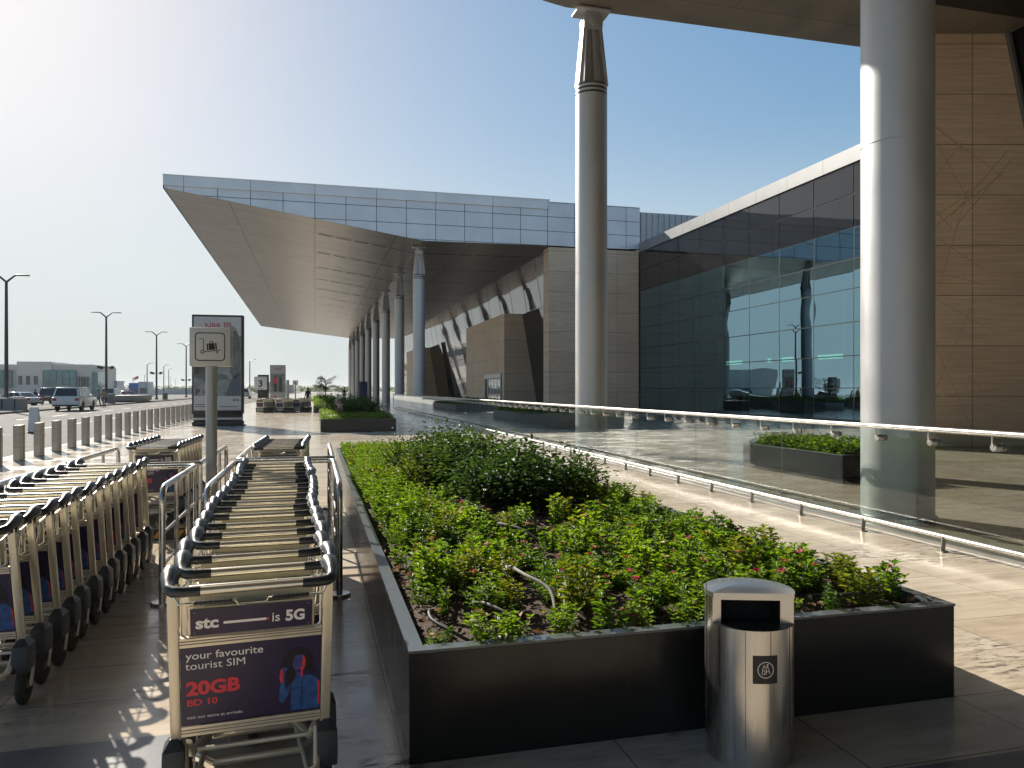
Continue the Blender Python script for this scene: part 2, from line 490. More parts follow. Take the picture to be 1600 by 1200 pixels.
# ------------------------------------------------------------------ ground, road, pavement
b = MB(); b.box(-3000, 3000, -800, 3600, -.60, -.30)
struct(b.build('ground', m_ground, smooth=0))
b = MB(); b.box(-6.95, 6.3, -60, 300, -.29, 0)
struct(b.build('pavement', m_floor, smooth=0))
b = MB(); b.box(6.302, 60, -60, 300, -.29, 0)
struct(b.build('plaza', m_plaza, smooth=0))
b = MB(); b.box(-7.10, -6.952, -60, 300, -.29, -.004)
struct(b.build('kerb', m_kerb, bevel=.015))
b = MB(); b.box(-20.8, -7.102, -60, 420, -.29, -.13)
for y in range(-4, 60):
    for x in (-11.6, -16.2):
        b.box(x-.06, x+.06, y*6.0, y*6.0+3.0, -.135, -.126, 1)
struct(b.build('road', [m_road, m_paint], smooth=0))
b = MB(); b.box(-26.9, -20.802, -60, 420, -.29, .0)
struct(b.build('median_pavement', m_road, bevel=.02))
b = MB(); b.box(-46, -26.902, -60, 420, -.29, -.13)
struct(b.build('far_road', m_road, smooth=0))
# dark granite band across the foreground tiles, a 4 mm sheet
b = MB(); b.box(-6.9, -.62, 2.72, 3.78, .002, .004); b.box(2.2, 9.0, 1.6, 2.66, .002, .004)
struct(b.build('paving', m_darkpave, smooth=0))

# ------------------------------------------------------------------ canopies and terminal buildings
def loft_roof(secA, secB, ya, yb, mat_side, name, parent, mats):
    b = MB(); n = len(secA)
    vs = [(x, ya, z) for x, z in secA] + [(x, yb, z) for x, z in secB]
    fs = [tuple(range(n)), tuple(range(n, 2*n))[::-1]]
    for i in range(n):
        j = (i+1) % n
        if secA[i][1] > 14 and secA[j][1] > 14 or secA is secB: fs.append((i, n+i, n+j, j))
    b.add(vs, fs, 0)
    return b.build(name, mats, parent, smooth=0)

def soffit_sheet(ptsA, ptsB, ya, yb, mat, parent, drop=.006, N=30):
    b = MB(); n = len(ptsA)
    vs = []
    for k in range(N+1):
        f = k/N
        vs += [(xa*(1-f)+xb*f, ya*(1-f)+yb*f, za*(1-f)+zb*f-drop) for (xa, za), (xb, zb) in zip(ptsA, ptsB)]
    b.add(vs, [(k*n+i, k*n+i+1, k*n+n+i+1, k*n+n+i) for k in range(N) for i in range(n-1)])
    return b.build('soffit', mat, parent, smooth=0)

# far terminal
T1 = thing('terminal_building', 'long terminal with wedge-shaped metal canopy roof on a row of round columns', 'terminal', (0,0,0))
A = [(-8.9,13.9),(-8.9,14.6),(22.5,14.6),(22.5,11.62),(7.0,11.45)]
B = [(-10.1,13.9),(-10.1,14.6),(22.5,14.6),(22.5,11.95),(6.7,11.85)]
loft_roof(A, B, 50, 155, None, 'canopy_roof', T1, [m_fascia])
b = MB(); b.box(-8.95, 15.7, 49.90, 50.2, 14.05, 14.66); b.box(-8.97, 15.72, 49.86, 50.4, 14.66, 14.72)
b.build('fascia_band', m_fascia_lt, T1, smooth=0)
b = MB()
b.quad((-8.96,49.9,13.86), (-8.96,49.9,14.70), (-10.16,155,14.70), (-10.16,155,13.86)); b.build('edge_trim', m_fascia_lt, T1, smooth=0)
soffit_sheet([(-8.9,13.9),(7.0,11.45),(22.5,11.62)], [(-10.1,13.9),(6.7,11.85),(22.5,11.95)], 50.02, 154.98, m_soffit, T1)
for k in range(9):                                  # dashed light slots that cross the soffit
    b = MB()
    y = 54.5 + k*7.5
    f = (y-50)/105
    for j in range(14):
        x0 = .2 + j*1.25; x1 = x0 + 1.0
        def zz(x): 
            if x < 7: return (13.9 + (x+8.9)/15.9*(-2.45+.4*f)) - .05
            return 11.45 + .4*f + (x-7)/15.5*.17 - .05
        b.quad((x0,y,zz(x0)), (x1,y,zz(x1)), (x1,y+.2,zz(x1)), (x0,y+.2,zz(x0)))
    b.build('light_slot', m_slot, T1, smooth=0)
def grooves(b, seed, u0, u1, z0, z1, place, n=9, m=1):
    rnd = random.Random(seed)
    for k in range(n):
        zc = z0 + (k+.5)/n*(z1-z0)
        ua, ub = u0 + .05*(u1-u0), u1 - .05*(u1-u0)
        a = rnd.uniform(-1, 1)
        p = (ua + rnd.random()*.4*(ub-ua), zc - a*1.2)
        q = (ub - rnd.random()*.4*(ub-ua), zc + a*1.2 + rnd.uniform(-1, 1))
        q = (q[0], max(z0+.05, min(z1-.05, q[1]))); p = (p[0], max(z0+.05, min(z1-.05, p[1])))
        stroke(b, [p, q], .022, place, m)
b = MB(); b.box(15.7, 22.44, 50.05, 51.3, 0, 11.46)
grooves(b, 3, 15.9, 22.2, .4, 11.2, lambda u, v: (u, 50.046, v), 16)
b.build('stone_pier', [m_stone_y, m_groove], T1, smooth=0)
# leaning facade of the far terminal: one glazed bay per column spacing half
def lean_x(z): return 18.2 - z*.17
bw = 4.2
for k in range(25):
    y0 = 51.3 + k*bw; y1 = y0 + bw
    b = MB(); rnd = random.Random(k)
    rows = [.1, 2.9, 5.6, 8.2, 9.7, 11.75]
    for z0, z1 in zip(rows[:-1], rows[1:]):
        N = 5; amp = rnd.uniform(-.006, .006); tx = rnd.uniform(-.004, .004); ty = rnd.uniform(-.004, .004)
        vs = []
        for i in range(N+1):
            for j in range(N+1):
                u, v = i/N, j/N
                z = z0 + (z1-z0)*v; y = y0 + .03 + (bw-.06)*u
                dx = amp*16*u*(1-u)*v*(1-v) + tx*(u-.5) + ty*(v-.5)
                vs.append((lean_x(z)+dx, y, z))
        b.add(vs, [(i*(N+1)+j, (i+1)*(N+1)+j, (i+1)*(N+1)+j+1, i*(N+1)+j+1) for i in range(N) for j in range(N)])
    b.build('glazed_bay', m_leanglass, T1, recalc=False, smooth=60)
b = MB(); 
for k in range(26):
    y = 51.3 + k*bw; b.bar((18.22,y,0), (lean_x(11.7)+.02,y,11.7), .06, .06)
b.build('glazing_frame', m_mull, T1, smooth=0)
def entrance(y0, y1, door):
    g = MB(); g.box(15.0, 17.95, y0, y1, 0, 7.8)
    grooves(g, int(y0), 15.1, 17.2, .4, 7.4, lambda u, v: (u, y0-.004, v), 5)
    o = g.build('entrance_block', [m_stone_x, m_groove], T1, smooth=0)
    s = MB()
    zt = 7.75; oy = max(y0-10.5, 51.36)
    s.prism([(18.2-.35,oy,0),(18.2-.35,y0-.02,0),(lean_x(zt)-.35,y0-.02,zt),(lean_x(zt)-.35,oy,zt+.2)], (.3,0,0))
    s.build('black_glass_fin', m_darkglass, T1, smooth=0)
    if door:
        dm = MB()
        dm.box(14.93, 14.998, y0+.9, y0+7.0, 0, 2.9, 0)
        for q in range(5):
            ya = y0+1.05+q*1.18
            dm.box(14.915, 14.928, ya, ya+1.0, .1, 2.45, 1)
        dm.box(14.90, 14.93, y0+.9, y0+7.0, 2.55, 2.9, 2)
        for q in range(6):
            dm.box(14.90, 14.931, y0+.9+q*1.2-.05*(q > 0), y0+1.0+q*1.2, .02, 2.55, 2)
        dm.build('entrance_door', [m_dark, m_leanglass, m_white], T1, smooth=0)
entrance(60.0, 76.0, True)
entrance(112.0, 128.0, False)
b = MB(); b.box(22.6, 45, 50.3, 52.0, 11.9, 14.35)
for k in range(48): b.box(22.7+k*.46, 22.82+k*.46, 50.2, 50.297, 12.0, 14.3)
b.build('ribbed_roof_upstand', m_rib, T1, smooth=0)
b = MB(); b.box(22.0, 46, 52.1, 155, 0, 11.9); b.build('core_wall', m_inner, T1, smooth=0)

# near terminal, whose canopy is overhead
T2 = thing('terminal_building', 'nearest terminal with dark canopy soffit overhead and grooved beige stone wall at the right edge', 'terminal', (0,0,0))
NE = 18.6
A = [(-9.0,13.9),(-9.0,14.6),(30,14.6),(30,11.5),(6.3,11.5)]
loft_roof(A, A, -45, NE, None, 'canopy_roof', T2, [m_fascia])
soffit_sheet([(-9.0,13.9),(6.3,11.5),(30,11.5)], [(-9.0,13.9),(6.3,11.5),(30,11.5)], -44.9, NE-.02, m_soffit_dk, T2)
cy, sy = math.cos(R(YAW)), math.sin(R(YAW))
def cw(r, f): return (r*cy + f*sy, -r*sy + f*cy)
# modelled in its own frame so that the courses run along the wall
W = bpy.data.objects.new('stone_wall', None)
b = MB()
b.prism([(0,0,0),(5.8,0,0),(3.52,0,11.49),(0,0,11.49)], (0,.6,0), 0)
grooves(b, 11, .2, 3.7, .3, 9.6, lambda u, v: (u, -.005, v), 17)
stroke(b, [(.9,7.3),(2.0,6.1)], .03, lambda u, v: (u, -.005, v), 1); stroke(b, [(2.2,6.2),(3.7,8.0)], .03, lambda u, v: (u, -.005, v), 1); stroke(b, [(2.0,6.4),(3.6,8.25)], .03, lambda u, v: (u, -.005, v), 1)
wl = b.build('stone_wall', [m_stone_y, m_groove], T2, smooth=0)
bpy.data.objects.remove(W)
wl.name = 'stone_wall'
wx, wy = cw(10.2, 21)
wl.location = (wx, wy, 0); wl.rotation_euler = (0, 0, R(-YAW))
tx, ty = cw(13.72, 21); bx, by = cw(16.0, 21)
b = MB(); b.quad((tx+.1,ty,11.49), (bx+.1,by,0), (bx+.1,-40,0), (tx+.1,-40,11.49)); b.build('leaning_black_glass', m_darkglass, T2, smooth=0)
b = MB(); b.bar((tx+.03,ty-.06,11.48), (bx+.03,by-.06,0), .10, .12); b.build('glass_edge_frame', M('grey_edge_frame', (.12,.12,.115), .5), T2)
b = MB(); b.box(13.0, 24, 13.6, 15.9, 11.40, 11.485); b.build('light_slot', m_slot, T2, smooth=0)
for x, y in ((16.15,15.3), (16.95,14.85), (17.75,14.4)):
    b = MB(); b.lathe([(.10,11.392),(.10,11.40)], (x,y,0), 20); b.build('downlight', M_emit('downlight_lens', (1,.96,.88), .9), T2)

# glazed hall between the two
T3 = thing('glazed_hall', 'dark green glass curtain wall hall linking the two terminals under a sloping grey parapet', 'building', (0,0,0))
ys = [49.9] + [49.4-2.7*k for k in range(1, 13)]
zs = [.25, 1.65, 3.05, 4.5, 5.95, 7.25, 8.6]
for k in range(len(ys)-1):
    y1, y0 = ys[k], ys[k+1]
    rnd = random.Random(50+k)
    for nm, zz_, mt, xo, amp0 in (('glazed_bay', zs, m_hallglass, 22.5, .0045), ('spandrel_panel', [8.6, 10.05, 11.35], m_spandrel, 22.49, .002)):
        b = MB()
        for z0, z1 in zip(zz_[:-1], zz_[1:]):
            N = 6; amp = rnd.uniform(-1, 1)*amp0; t1 = rnd.uniform(-.005,.005); t2 = rnd.uniform(-.004,.004)
            if amp0 < .005: t1 *= .3; t2 *= .3
            vs = []
            for i in range(N+1):
                for j in range(N+1):
                    u, v = i/N, j/N
                    vs.append((xo + amp*16*u*(1-u)*v*(1-v) + t1*(u-.5) + t2*(v-.5), y0+.025+(y1-y0-.05)*u, z0+.02+(z1-z0-.04)*v))
            b.add(vs, [(i*(N+1)+j, (i+1)*(N+1)+j, (i+1)*(N+1)+j+1, i*(N+1)+j+1) for i in range(N) for j in range(N)])
        b.build(nm, mt, T3, recalc=False, smooth=60)
b = MB()
for y in ys: b.box(22.505, 22.60, y-.03, y+.03, .2, 11.35)
for z in zs + [10.05]: b.box(22.51, 22.595, 17, 49.9, z-.025, z+.025)
b.box(22.46, 22.6, 17, 49.9, 0, .24)
b.build('curtain_frame', m_mull, T3, smooth=0)
b = MB(); b.box(22.38, 23.4, 16.9, 49.88, 11.352, 12.02); b.build('parapet', m_capmetal, T3, smooth=0)
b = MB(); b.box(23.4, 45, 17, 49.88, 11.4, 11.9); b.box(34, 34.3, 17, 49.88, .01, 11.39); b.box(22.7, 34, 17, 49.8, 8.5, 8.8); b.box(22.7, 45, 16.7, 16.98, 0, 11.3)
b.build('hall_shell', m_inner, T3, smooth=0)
for k in range(11):
    b = MB(); b.lathe([(.2,.01),(.2,8.49)], (24.4, 19+k*2.9, 0), 14); b.build('interior_column', m_innercol, T3)
b = MB()
for k in range(6): b.box(28, 28.1, 20+k*5, 22.6+k*5, 3.3, 3.55)
b.build('lit_counter_sign', M_emit('interior_sign_light', (.55,.9,.72), .9), T3, smooth=0)

# ------------------------------------------------------------------ columns
def make_column():
    t = thing('steel_column', 'c', 'column', (0,0,0), 0, 'round silver columns under the canopies')
    r = .415
    b = MB(); b.lathe([(r,0.0),(r,4.60),(r-.006,4.602),(r-.006,4.614),(r,4.616),(r,9.24)], n=56); b.build('shaft', m_alu, t)
    b = MB(); b.lathe([(r-.02,9.24),(r-.02,9.30),(r,9.30),(r,9.35),(r-.02,9.35),(r-.02,9.41),(r,9.41),(r,9.46),(r-.02,9.46),(r-.02,9.5)], n=48, m=0)
    for z in (9.24, 9.35, 9.46): b.lathe([(r-.012,z),(r-.012,z+.05)], n=48, m=1)
    b.build('collar', [m_alu, m_dark], t)
    for s in (-1, 1):
        b = MB(); b.prism([(s*.405,-.20,9.5),(s*.405,.20,9.5),(s*.25,.13,11.1),(s*.25,-.13,11.1)], (-s*.075,0,0))
        b.prism([(s*.33,-.36,9.5),(s*.33,.36,9.5),(s*.19,.17,11.1),(s*.19,-.17,11.1)], (-s*.05,0,0))
        b.build('head_plate', m_alu, t, bevel=.015)
    b = MB(); b.prism([(-.29,-.05,9.5),(.29,-.05,9.5),(.16,-.05,11.1),(-.16,-.05,11.1)], (0,.10,0)); b.prism([(0-.03,-.30,9.5),(-.03,.30,9.5),(-.03,.15,11.1),(-.03,-.15,11.1)], (.06,0,0))
    b.lathe([(.415,9.47),(.33,9.56)], n=40); b.build('head_web', m_alu, t, smooth=0)
    b = MB(); b.prism([(-.25,-.17,10.95),(.25,-.17,10.95),(.27,-.17,11.2),(.15,-.17,11.46),(-.15,-.17,11.46),(-.27,-.17,11.2)], (0,.34,0)); b.lathe([(.12,-.2),(.12,.2)], (0,0,11.16), 20, axis='y'); b.prism([(-.45,-.3,11.40),(.45,-.3,11.40),(.45,.3,11.40),(-.45,.3,11.40)], (0,0,.06))
    b.build('pin_joint', m_alu, t, bevel=.015)
    b = MB(); b.lathe([(r+.03,0),(r+.03,.05),(r+.003,.055)], n=48); b.build('base_ring', m_steelz, t)
    return t
col0 = make_column()
cols = [(7.0, 7.87, 'thickest-looking round silver column, at the right in front of the beige stone wall'),
        (7.0, 18.6, 'full-height round silver column standing alone between sky and glass hall, rising to the overhead canopy'),
        (7.0, 52.4, 'first round silver column under the far wedge canopy, in front of its bluish fascia')]
ya = 52.4
for k in range(8):
    ya += 12.45
    cols.append((7.0-.03*k, ya, 'silver column in the receding row under the far canopy, behind the first one'))
cols += [(7.0, -4.6, 'silver column holding up the overhead canopy behind the viewer'), (7.0, -17, 'silver column holding up the overhead canopy behind the viewer')]
for k, (x, y, lb) in enumerate(cols):
    o = col0 if k == 0 else copy_tree(col0)
    o.location = (x, y, 0); o['label'] = lb
    if 3 <= k < 11: o.scale = (1, 1, (11.45 + .4*(y-50)/105)/11.46)

# ------------------------------------------------------------------ glass balustrade
G = thing('glass_balustrade', 'long clear glass balustrade with stainless handrail beside the planter walkway', 'railing', (6.2, 0, 0))
Y0, Y1 = -3.0, 62.0
b = MB(); b.tube([(-.06,Y0,1.185),(-.06,30,1.185),(-.06,Y1,1.185)], .029, 14); b.build('handrail', m_steel, G)
pw = 2.43; y = Y0; k = 0
while y < Y1-1:
    b = MB(); b.box(0.03, 0.048, y+.008, y+pw-.008, .03, 1.14); b.build('glass_panel', m_railglass, G, bevel=.002, segs=1)
    y += pw
b = MB()
y = Y0+.35
while y < 45:
    b.tube([(-.06,y,1.165),(-.06,y,1.09),(-.045,y,1.06),(.03,y,1.05)], .009, 6)
    b.lathe([(.034,-.05),(.04,-.04),(.04,.027)], (.0,y,1.05), 16, axis='x')
    b.lathe([(.038,.05),(.038,.07)], (.0,y,1.05), 16, axis='x')
    y += .76
b.build('handrail_bracket', m_steel, G)
b = MB(); b.box(-.01, .085, Y0, Y1, 0, .035); b.build('base_channel', m_steel, G)
b = MB(); b.tube([(-.20,Y0,.145),(-.20,30,.145),(-.20,Y1,.145)], .027, 12); b.build('bumper_rail', m_steel, G)
foot = MB(); foot.bar((-.205,0,.15), (-.225,0,.0), .05, .012, up=(0,1,0)); foot.box(-.26, -.19, -.04, .04, 0, .012)
fm = foot.mesh('rail_foot', m_steel)
y = -.6
while y < 50:
    link('rail_foot', fm, G, (0, y, 0)); y += 1.12
# ------------------------------------------------------------------ bollards
bm_ = MB(); bm_.box(-.07, .07, -.02, .16, 0, .79, 0); bm_.box(-.055, .055, .162, .20, 0, .785, 1); bm_.box(-.07, .07, .202, .30, 0, .80, 0)
bol = bm_.mesh('bollard', [m_bolt, M('bollard_groove', (.10,.09,.075), .5, metal=.4)], bevel=.006, segs=1)
for k in range(46):
    y = 19.05 - 1.27*2 + k*1.27
    o = link('bollard', bol, None, (-6.42, y, 0)); tag(o, 'short rectangular stainless bollard in the line along the pavement edge', 'bollard', 'bollards along the pavement edge')

# ------------------------------------------------------------------ planters
def planter(name, label, x0, x1, y0, y1, h, loc=True, mat=None, mat_rim=None, rim=.065):
    t = thing(name, label, 'planter', ((x0+x1)/2, (y0+y1)/2, 0))
    hx, hy = (x1-x0)/2, (y1-y0)/2
    b = MB()
    for (a, c, dd, e) in ((-hx, hx, -hy, -hy+.03), (-hx, hx, hy-.03, hy), (-hx, -hx+.03, -hy+.032, hy-.032), (hx-.03, hx, -hy+.032, hy-.032)):
        b.box(a, c, dd, e, .0, h-.012)
    b.build('planter_box', mat or m_black, t, bevel=.003, segs=1)
    b = MB(); q = rim
    o_ = [(-hx-.003,-hy-.003),(hx+.003,-hy-.003),(hx+.003,hy+.003),(-hx-.003,hy+.003)]
    i_ = [(-hx+q,-hy+q),(hx-q,-hy+q),(hx-q,hy-q),(-hx+q,hy-q)]
    vs = [(x,y,h) for x,y in o_] + [(x,y,h) for x,y in i_] + [(x,y,h-.012) for x,y in o_] + [(x,y,h-.05) for x,y in i_]
    fs = []
    for i in range(4):
        j = (i+1) % 4
        fs += [(i,j,4+j,4+i), (8+i,8+j,j,i), (4+i,4+j,12+j,12+i)]
    b.add(vs, fs); b.build('rim', mat_rim or m_rim, t, smooth=0)
    # uneven soil
    b = MB(); nx = max(6, int((x1-x0)/.12)); ny = max(6, int((y1-y0)/.12))
    vs = []
    for i in range(nx+1):
        for j in range(ny+1):
            x = -hx+.05+(2*hx-.1)*i/nx; y = -hy+.05+(2*hy-.1)*j/ny
            e = min(1, min(hx-abs(x), hy-abs(y))/.5)
            vs.append((x, y, h-.085 + .05*e + .045*noise.noise(Vector((x*2.3, y*2.3, x0))) + .02*noise.noise(Vector((x*9, y*9, 0)))))
    b.add(vs, [(i*(ny+1)+j, (i+1)*(ny+1)+j, (i+1)*(ny+1)+j+1, i*(ny+1)+j+1) for i in range(nx) for j in range(ny)])
    b.build('soil', m_soil, t)
    return t
PX0, PX1, PY0, PY1, PH = .39, 3.22, 3.22, 14.75, .484
planter('planter', 'long black steel planter of green and pink flowering plants, nearest the viewer', PX0, PX1, PY0, PY1, PH)
planter('planter', 'second black planter along the walkway with a dark rounded bush', .2, 2.98, 28.8, 40.5, .49)
planter('planter', 'farthest black planter, with a small tree standing in it', -.1, 2.8, 52.5, 63.5, .49)
planter('planter', 'black planter behind the glass balustrade, beside the thick column', 8.6, 9.9, 10.9, 13.95, .49)
def poly_planter(label, poly, h):
    t = thing('planter', label, 'planter', (poly[0][0], poly[0][1], 0))
    ox, oy = poly[0]
    p = [(x-ox, y-oy) for x, y in poly]
    b = MB(); b.prism([(x,y,0) for x,y in p], (0,0,h)); b.build('planter_box', m_conc, t, bevel=.02)
    return t
poly_planter('grey concrete planter behind the balustrade in front of the stone pier', [(7.3,33.6),(8.9,28.8),(10.4,28.6),(11.2,34.5)], .62)
poly_planter('grey concrete planter behind the balustrade near the entrance door block', [(8.2,57.5),(8.4,46),(11,45),(12,57.5)], .62)

# ------------------------------------------------------------------ litter bin
def bin_():
    t = thing('litter_bin', 'round brushed steel litter bin with a sloping hood in front of the planter', 'litter bin', (1.855, 2.965, 0), R(-18))
    r = .188; H = .79; n = 64
    def wall(b, a0, a1, z0, z1, rr, m=0, seg=40, ztop=None):
        vs = []
        for i in range(seg+1):
            a = R(a0 + (a1-a0)*i/seg)
            vs += [(rr*math.cos(a), rr*math.sin(a), z0), (rr*math.cos(a), rr*math.sin(a), z1 if ztop is None else ztop(a))]
        b.add(vs, [(2*i, 2*i+2, 2*i+3, 2*i+1) for i in range(seg)], m)
    fy = -.075                                   # plane of the opening
    a_open = math.degrees(math.asin(-fy/r))
    b = MB()
    # lower drum all round, upper drum behind the opening plane
    wall(b, 0, 360, .085, .588, r, 0, 72)
    wall(b, -a_open, 180+a_open, .588, .70, r, 0, 48)
    # vertical seams
    b.build('drum', m_binsteel, t, recalc=False)
    s = MB()
    for a in (214, 252, 284, 318): 
        s.bar((math.cos(R(a))*(r+.0005), math.sin(R(a))*(r+.0005), .09), (math.cos(R(a))*(r+.0005), math.sin(R(a))*(r+.0005), .585), .0018, .0018)
    s.bar((math.cos(R(184))*(r+.0005), math.sin(R(184))*(r+.0005), .09), (math.cos(R(184))*(r+.0005), math.sin(R(184))*(r+.0005), .75), .003, .003)
    s.build('seam', m_dark, t, smooth=0)
    b = MB()
    wall(b, 0, 360, 0, .083, r-.006, 0, 64); b.lathe([(r-.006,.083),(r,.086)], n=64)
    b.build('base_ring', m_binsteel, t, recalc=False)
    # ledge in front of the mouth
    xo = math.sqrt(r*r - fy*fy)
    b = MB()
    pts = [(r*math.cos(R(180+a_open+(180-2*a_open)*i/24)), r*math.sin(R(180+a_open+(180-2*a_open)*i/24)), .59) for i in range(25)]
    b.add(pts, [tuple(range(25))]); b.build('ledge', m_dark, t, smooth=0)
    # front plate around the mouth
    b = MB(); m0, m1 = -.137, .115
    b.quad((-xo,fy,.59),(m0,fy,.59),(m0,fy,.70),(-xo,fy,.70)); b.quad((m1,fy,.59),(xo,fy,.59),(xo,fy,.70),(m1,fy,.70)); b.quad((m0,fy,.688),(m1,fy,.688),(m1,fy,.70),(m0,fy,.70))
    b.build('mouth_frame', m_binsteel, t, smooth=0)
    b = MB(); b.quad((m0,fy+.13,.5),(m1,fy+.13,.5),(m1,fy+.13,.70),(m0,fy+.13,.70)); b.quad((m0,fy,.56),(m0,fy+.13,.5),(m0,fy+.13,.70),(m0,fy,.688)); b.quad((m1,fy,.56),(m1,fy+.13,.5),(m1,fy+.13,.70),(m1,fy,.688)); b.quad((m0,fy,.688),(m1,fy,.688),(m1,fy+.13,.70),(m0,fy+.13,.70)); b.quad((m0,fy+.002,.566),(m1,fy+.002,.566),(m1,fy+.13,.5),(m0,fy+.13,.5))
    b.build('liner', M('bin_liner_black', (.004,.004,.004), .8), t, smooth=0)
    # lid: disc cut straight at the front, slightly domed, with a lip
    b = MB(); rl = r+.004; fl = fy-.012; al = math.degrees(math.asin(-fl/rl))
    arc = [(rl*math.cos(R(-al+(180+2*al)*i/48)), rl*math.sin(R(-al+(180+2*al)*i/48))) for i in range(49)]
    b.add([(x,y,.698) for x,y in arc] + [(x,y,.720) for x,y in arc], [(i,i+1,50+i,49+i) for i in range(48)] + [(48,0,49,97)] + [tuple(range(49))[::-1]])
    rows = [1.0, .8, .55, .3]
    vs = []
    for q in rows: vs += [(x*q, (y-.03)*q+.03, .720+.022*(1-q*q)) for x, y in arc]
    vs.append((0, .03, .742))
    fs = []
    for a in range(3):
        for i in range(48): fs.append((a*49+i, a*49+i+1, (a+1)*49+i+1, (a+1)*49+i))
        fs.append((a*49+48, a*49, (a+1)*49, (a+1)*49+48))
    for i in range(48): fs.append((3*49+i, 3*49+i+1, 196))
    fs.append((3*49+48, 3*49, 196))
    b.add(vs, fs)
    b.build('lid', m_lid, t, smooth=40)
    # black plate with the litter emblem, wrapped on the drum
    def wrap(u, v, e=.0015): 
        a = R(277) + u/r
        return ((r+e)*math.cos(a), (r+e)*math.sin(a), v)
    b = MB(); N = 12
    vs = []
    for i in range(N+1):
        u = -.053+.106*i/N
        vs += [wrap(u, .37), wrap(u, .487)]
    b.add(vs, [(2*i,2*i+2,2*i+3,2*i+1) for i in range(N)])
    pl = b.build('plate', m_ink, t)
    b = MB(); pw_ = lambda u, v: wrap(u, v+.4285, .003)
    ring(b, 0, 0, .031, .0345, pw_, 0, 40)
    for ln in ([(-.006,.012),(-.013,.006),(-.016,-.016),(-.004,-.018),(-.004,-.002),(-.012,-.001)], [(.001,-.018),(.003,.0),(.0,.008),(.006,.016),(.011,.006),(.017,-.016)], [(.003,-.006),(.014,-.006)], [(-.012,.014),(-.007,.021)]):
        stroke(b, ln, .0028, pw_)
    ring(b, .007, .021, .0, .0042, pw_, 0, 14); ring(b, -.004, .013, .0, .003, pw_, 0, 12)
    b.build('emblem', m_white, pl)
    return t
bin_()

# ------------------------------------------------------------------ luggage trolleys
m_talu = M_brushed('trolley_aluminium', (.74, .68, .56), .34, 'z', scale=60, metal=.6)
m_tbar = M_brushed('trolley_bar_steel', (.72, .68, .59), .27, 'x', scale=90)
m_grip = M('black_grip_plastic', (.022, .026, .030), .32, var=.25, scale=20, spec=.55)
m_cover = M('wheel_cover_plastic', (.028, .034, .042), .48, var=.2, scale=20, bmp=.1, bscale=300)
m_tyre = M('wheel_rubber', (.028, .027, .025), .75, var=.25, scale=30)
m_hub = M('wheel_hub_grey', (.22, .21, .19), .5, var=.2, scale=30)
m_cream = M('cream_plastic_panel', (.68, .61, .43), .45, var=.06, scale=8)
m_purple = M('purple_advert_print', (.028, .020, .062), .32, var=.12, scale=5)
m_adwhite = M('advert_white_print', (.80, .79, .80), .4, var=.03)
m_adred = M('advert_red_print', (.62, .035, .06), .4, var=.06)
m_adblue = M('advert_blue_print', (.025, .085, .28), .4, var=.45, scale=32)
m_adskin = M('advert_blue_skin', (.05, .06, .22), .4, var=.3, scale=30)
m_adhair = M('advert_dark_hair', (.012, .009, .018), .45)
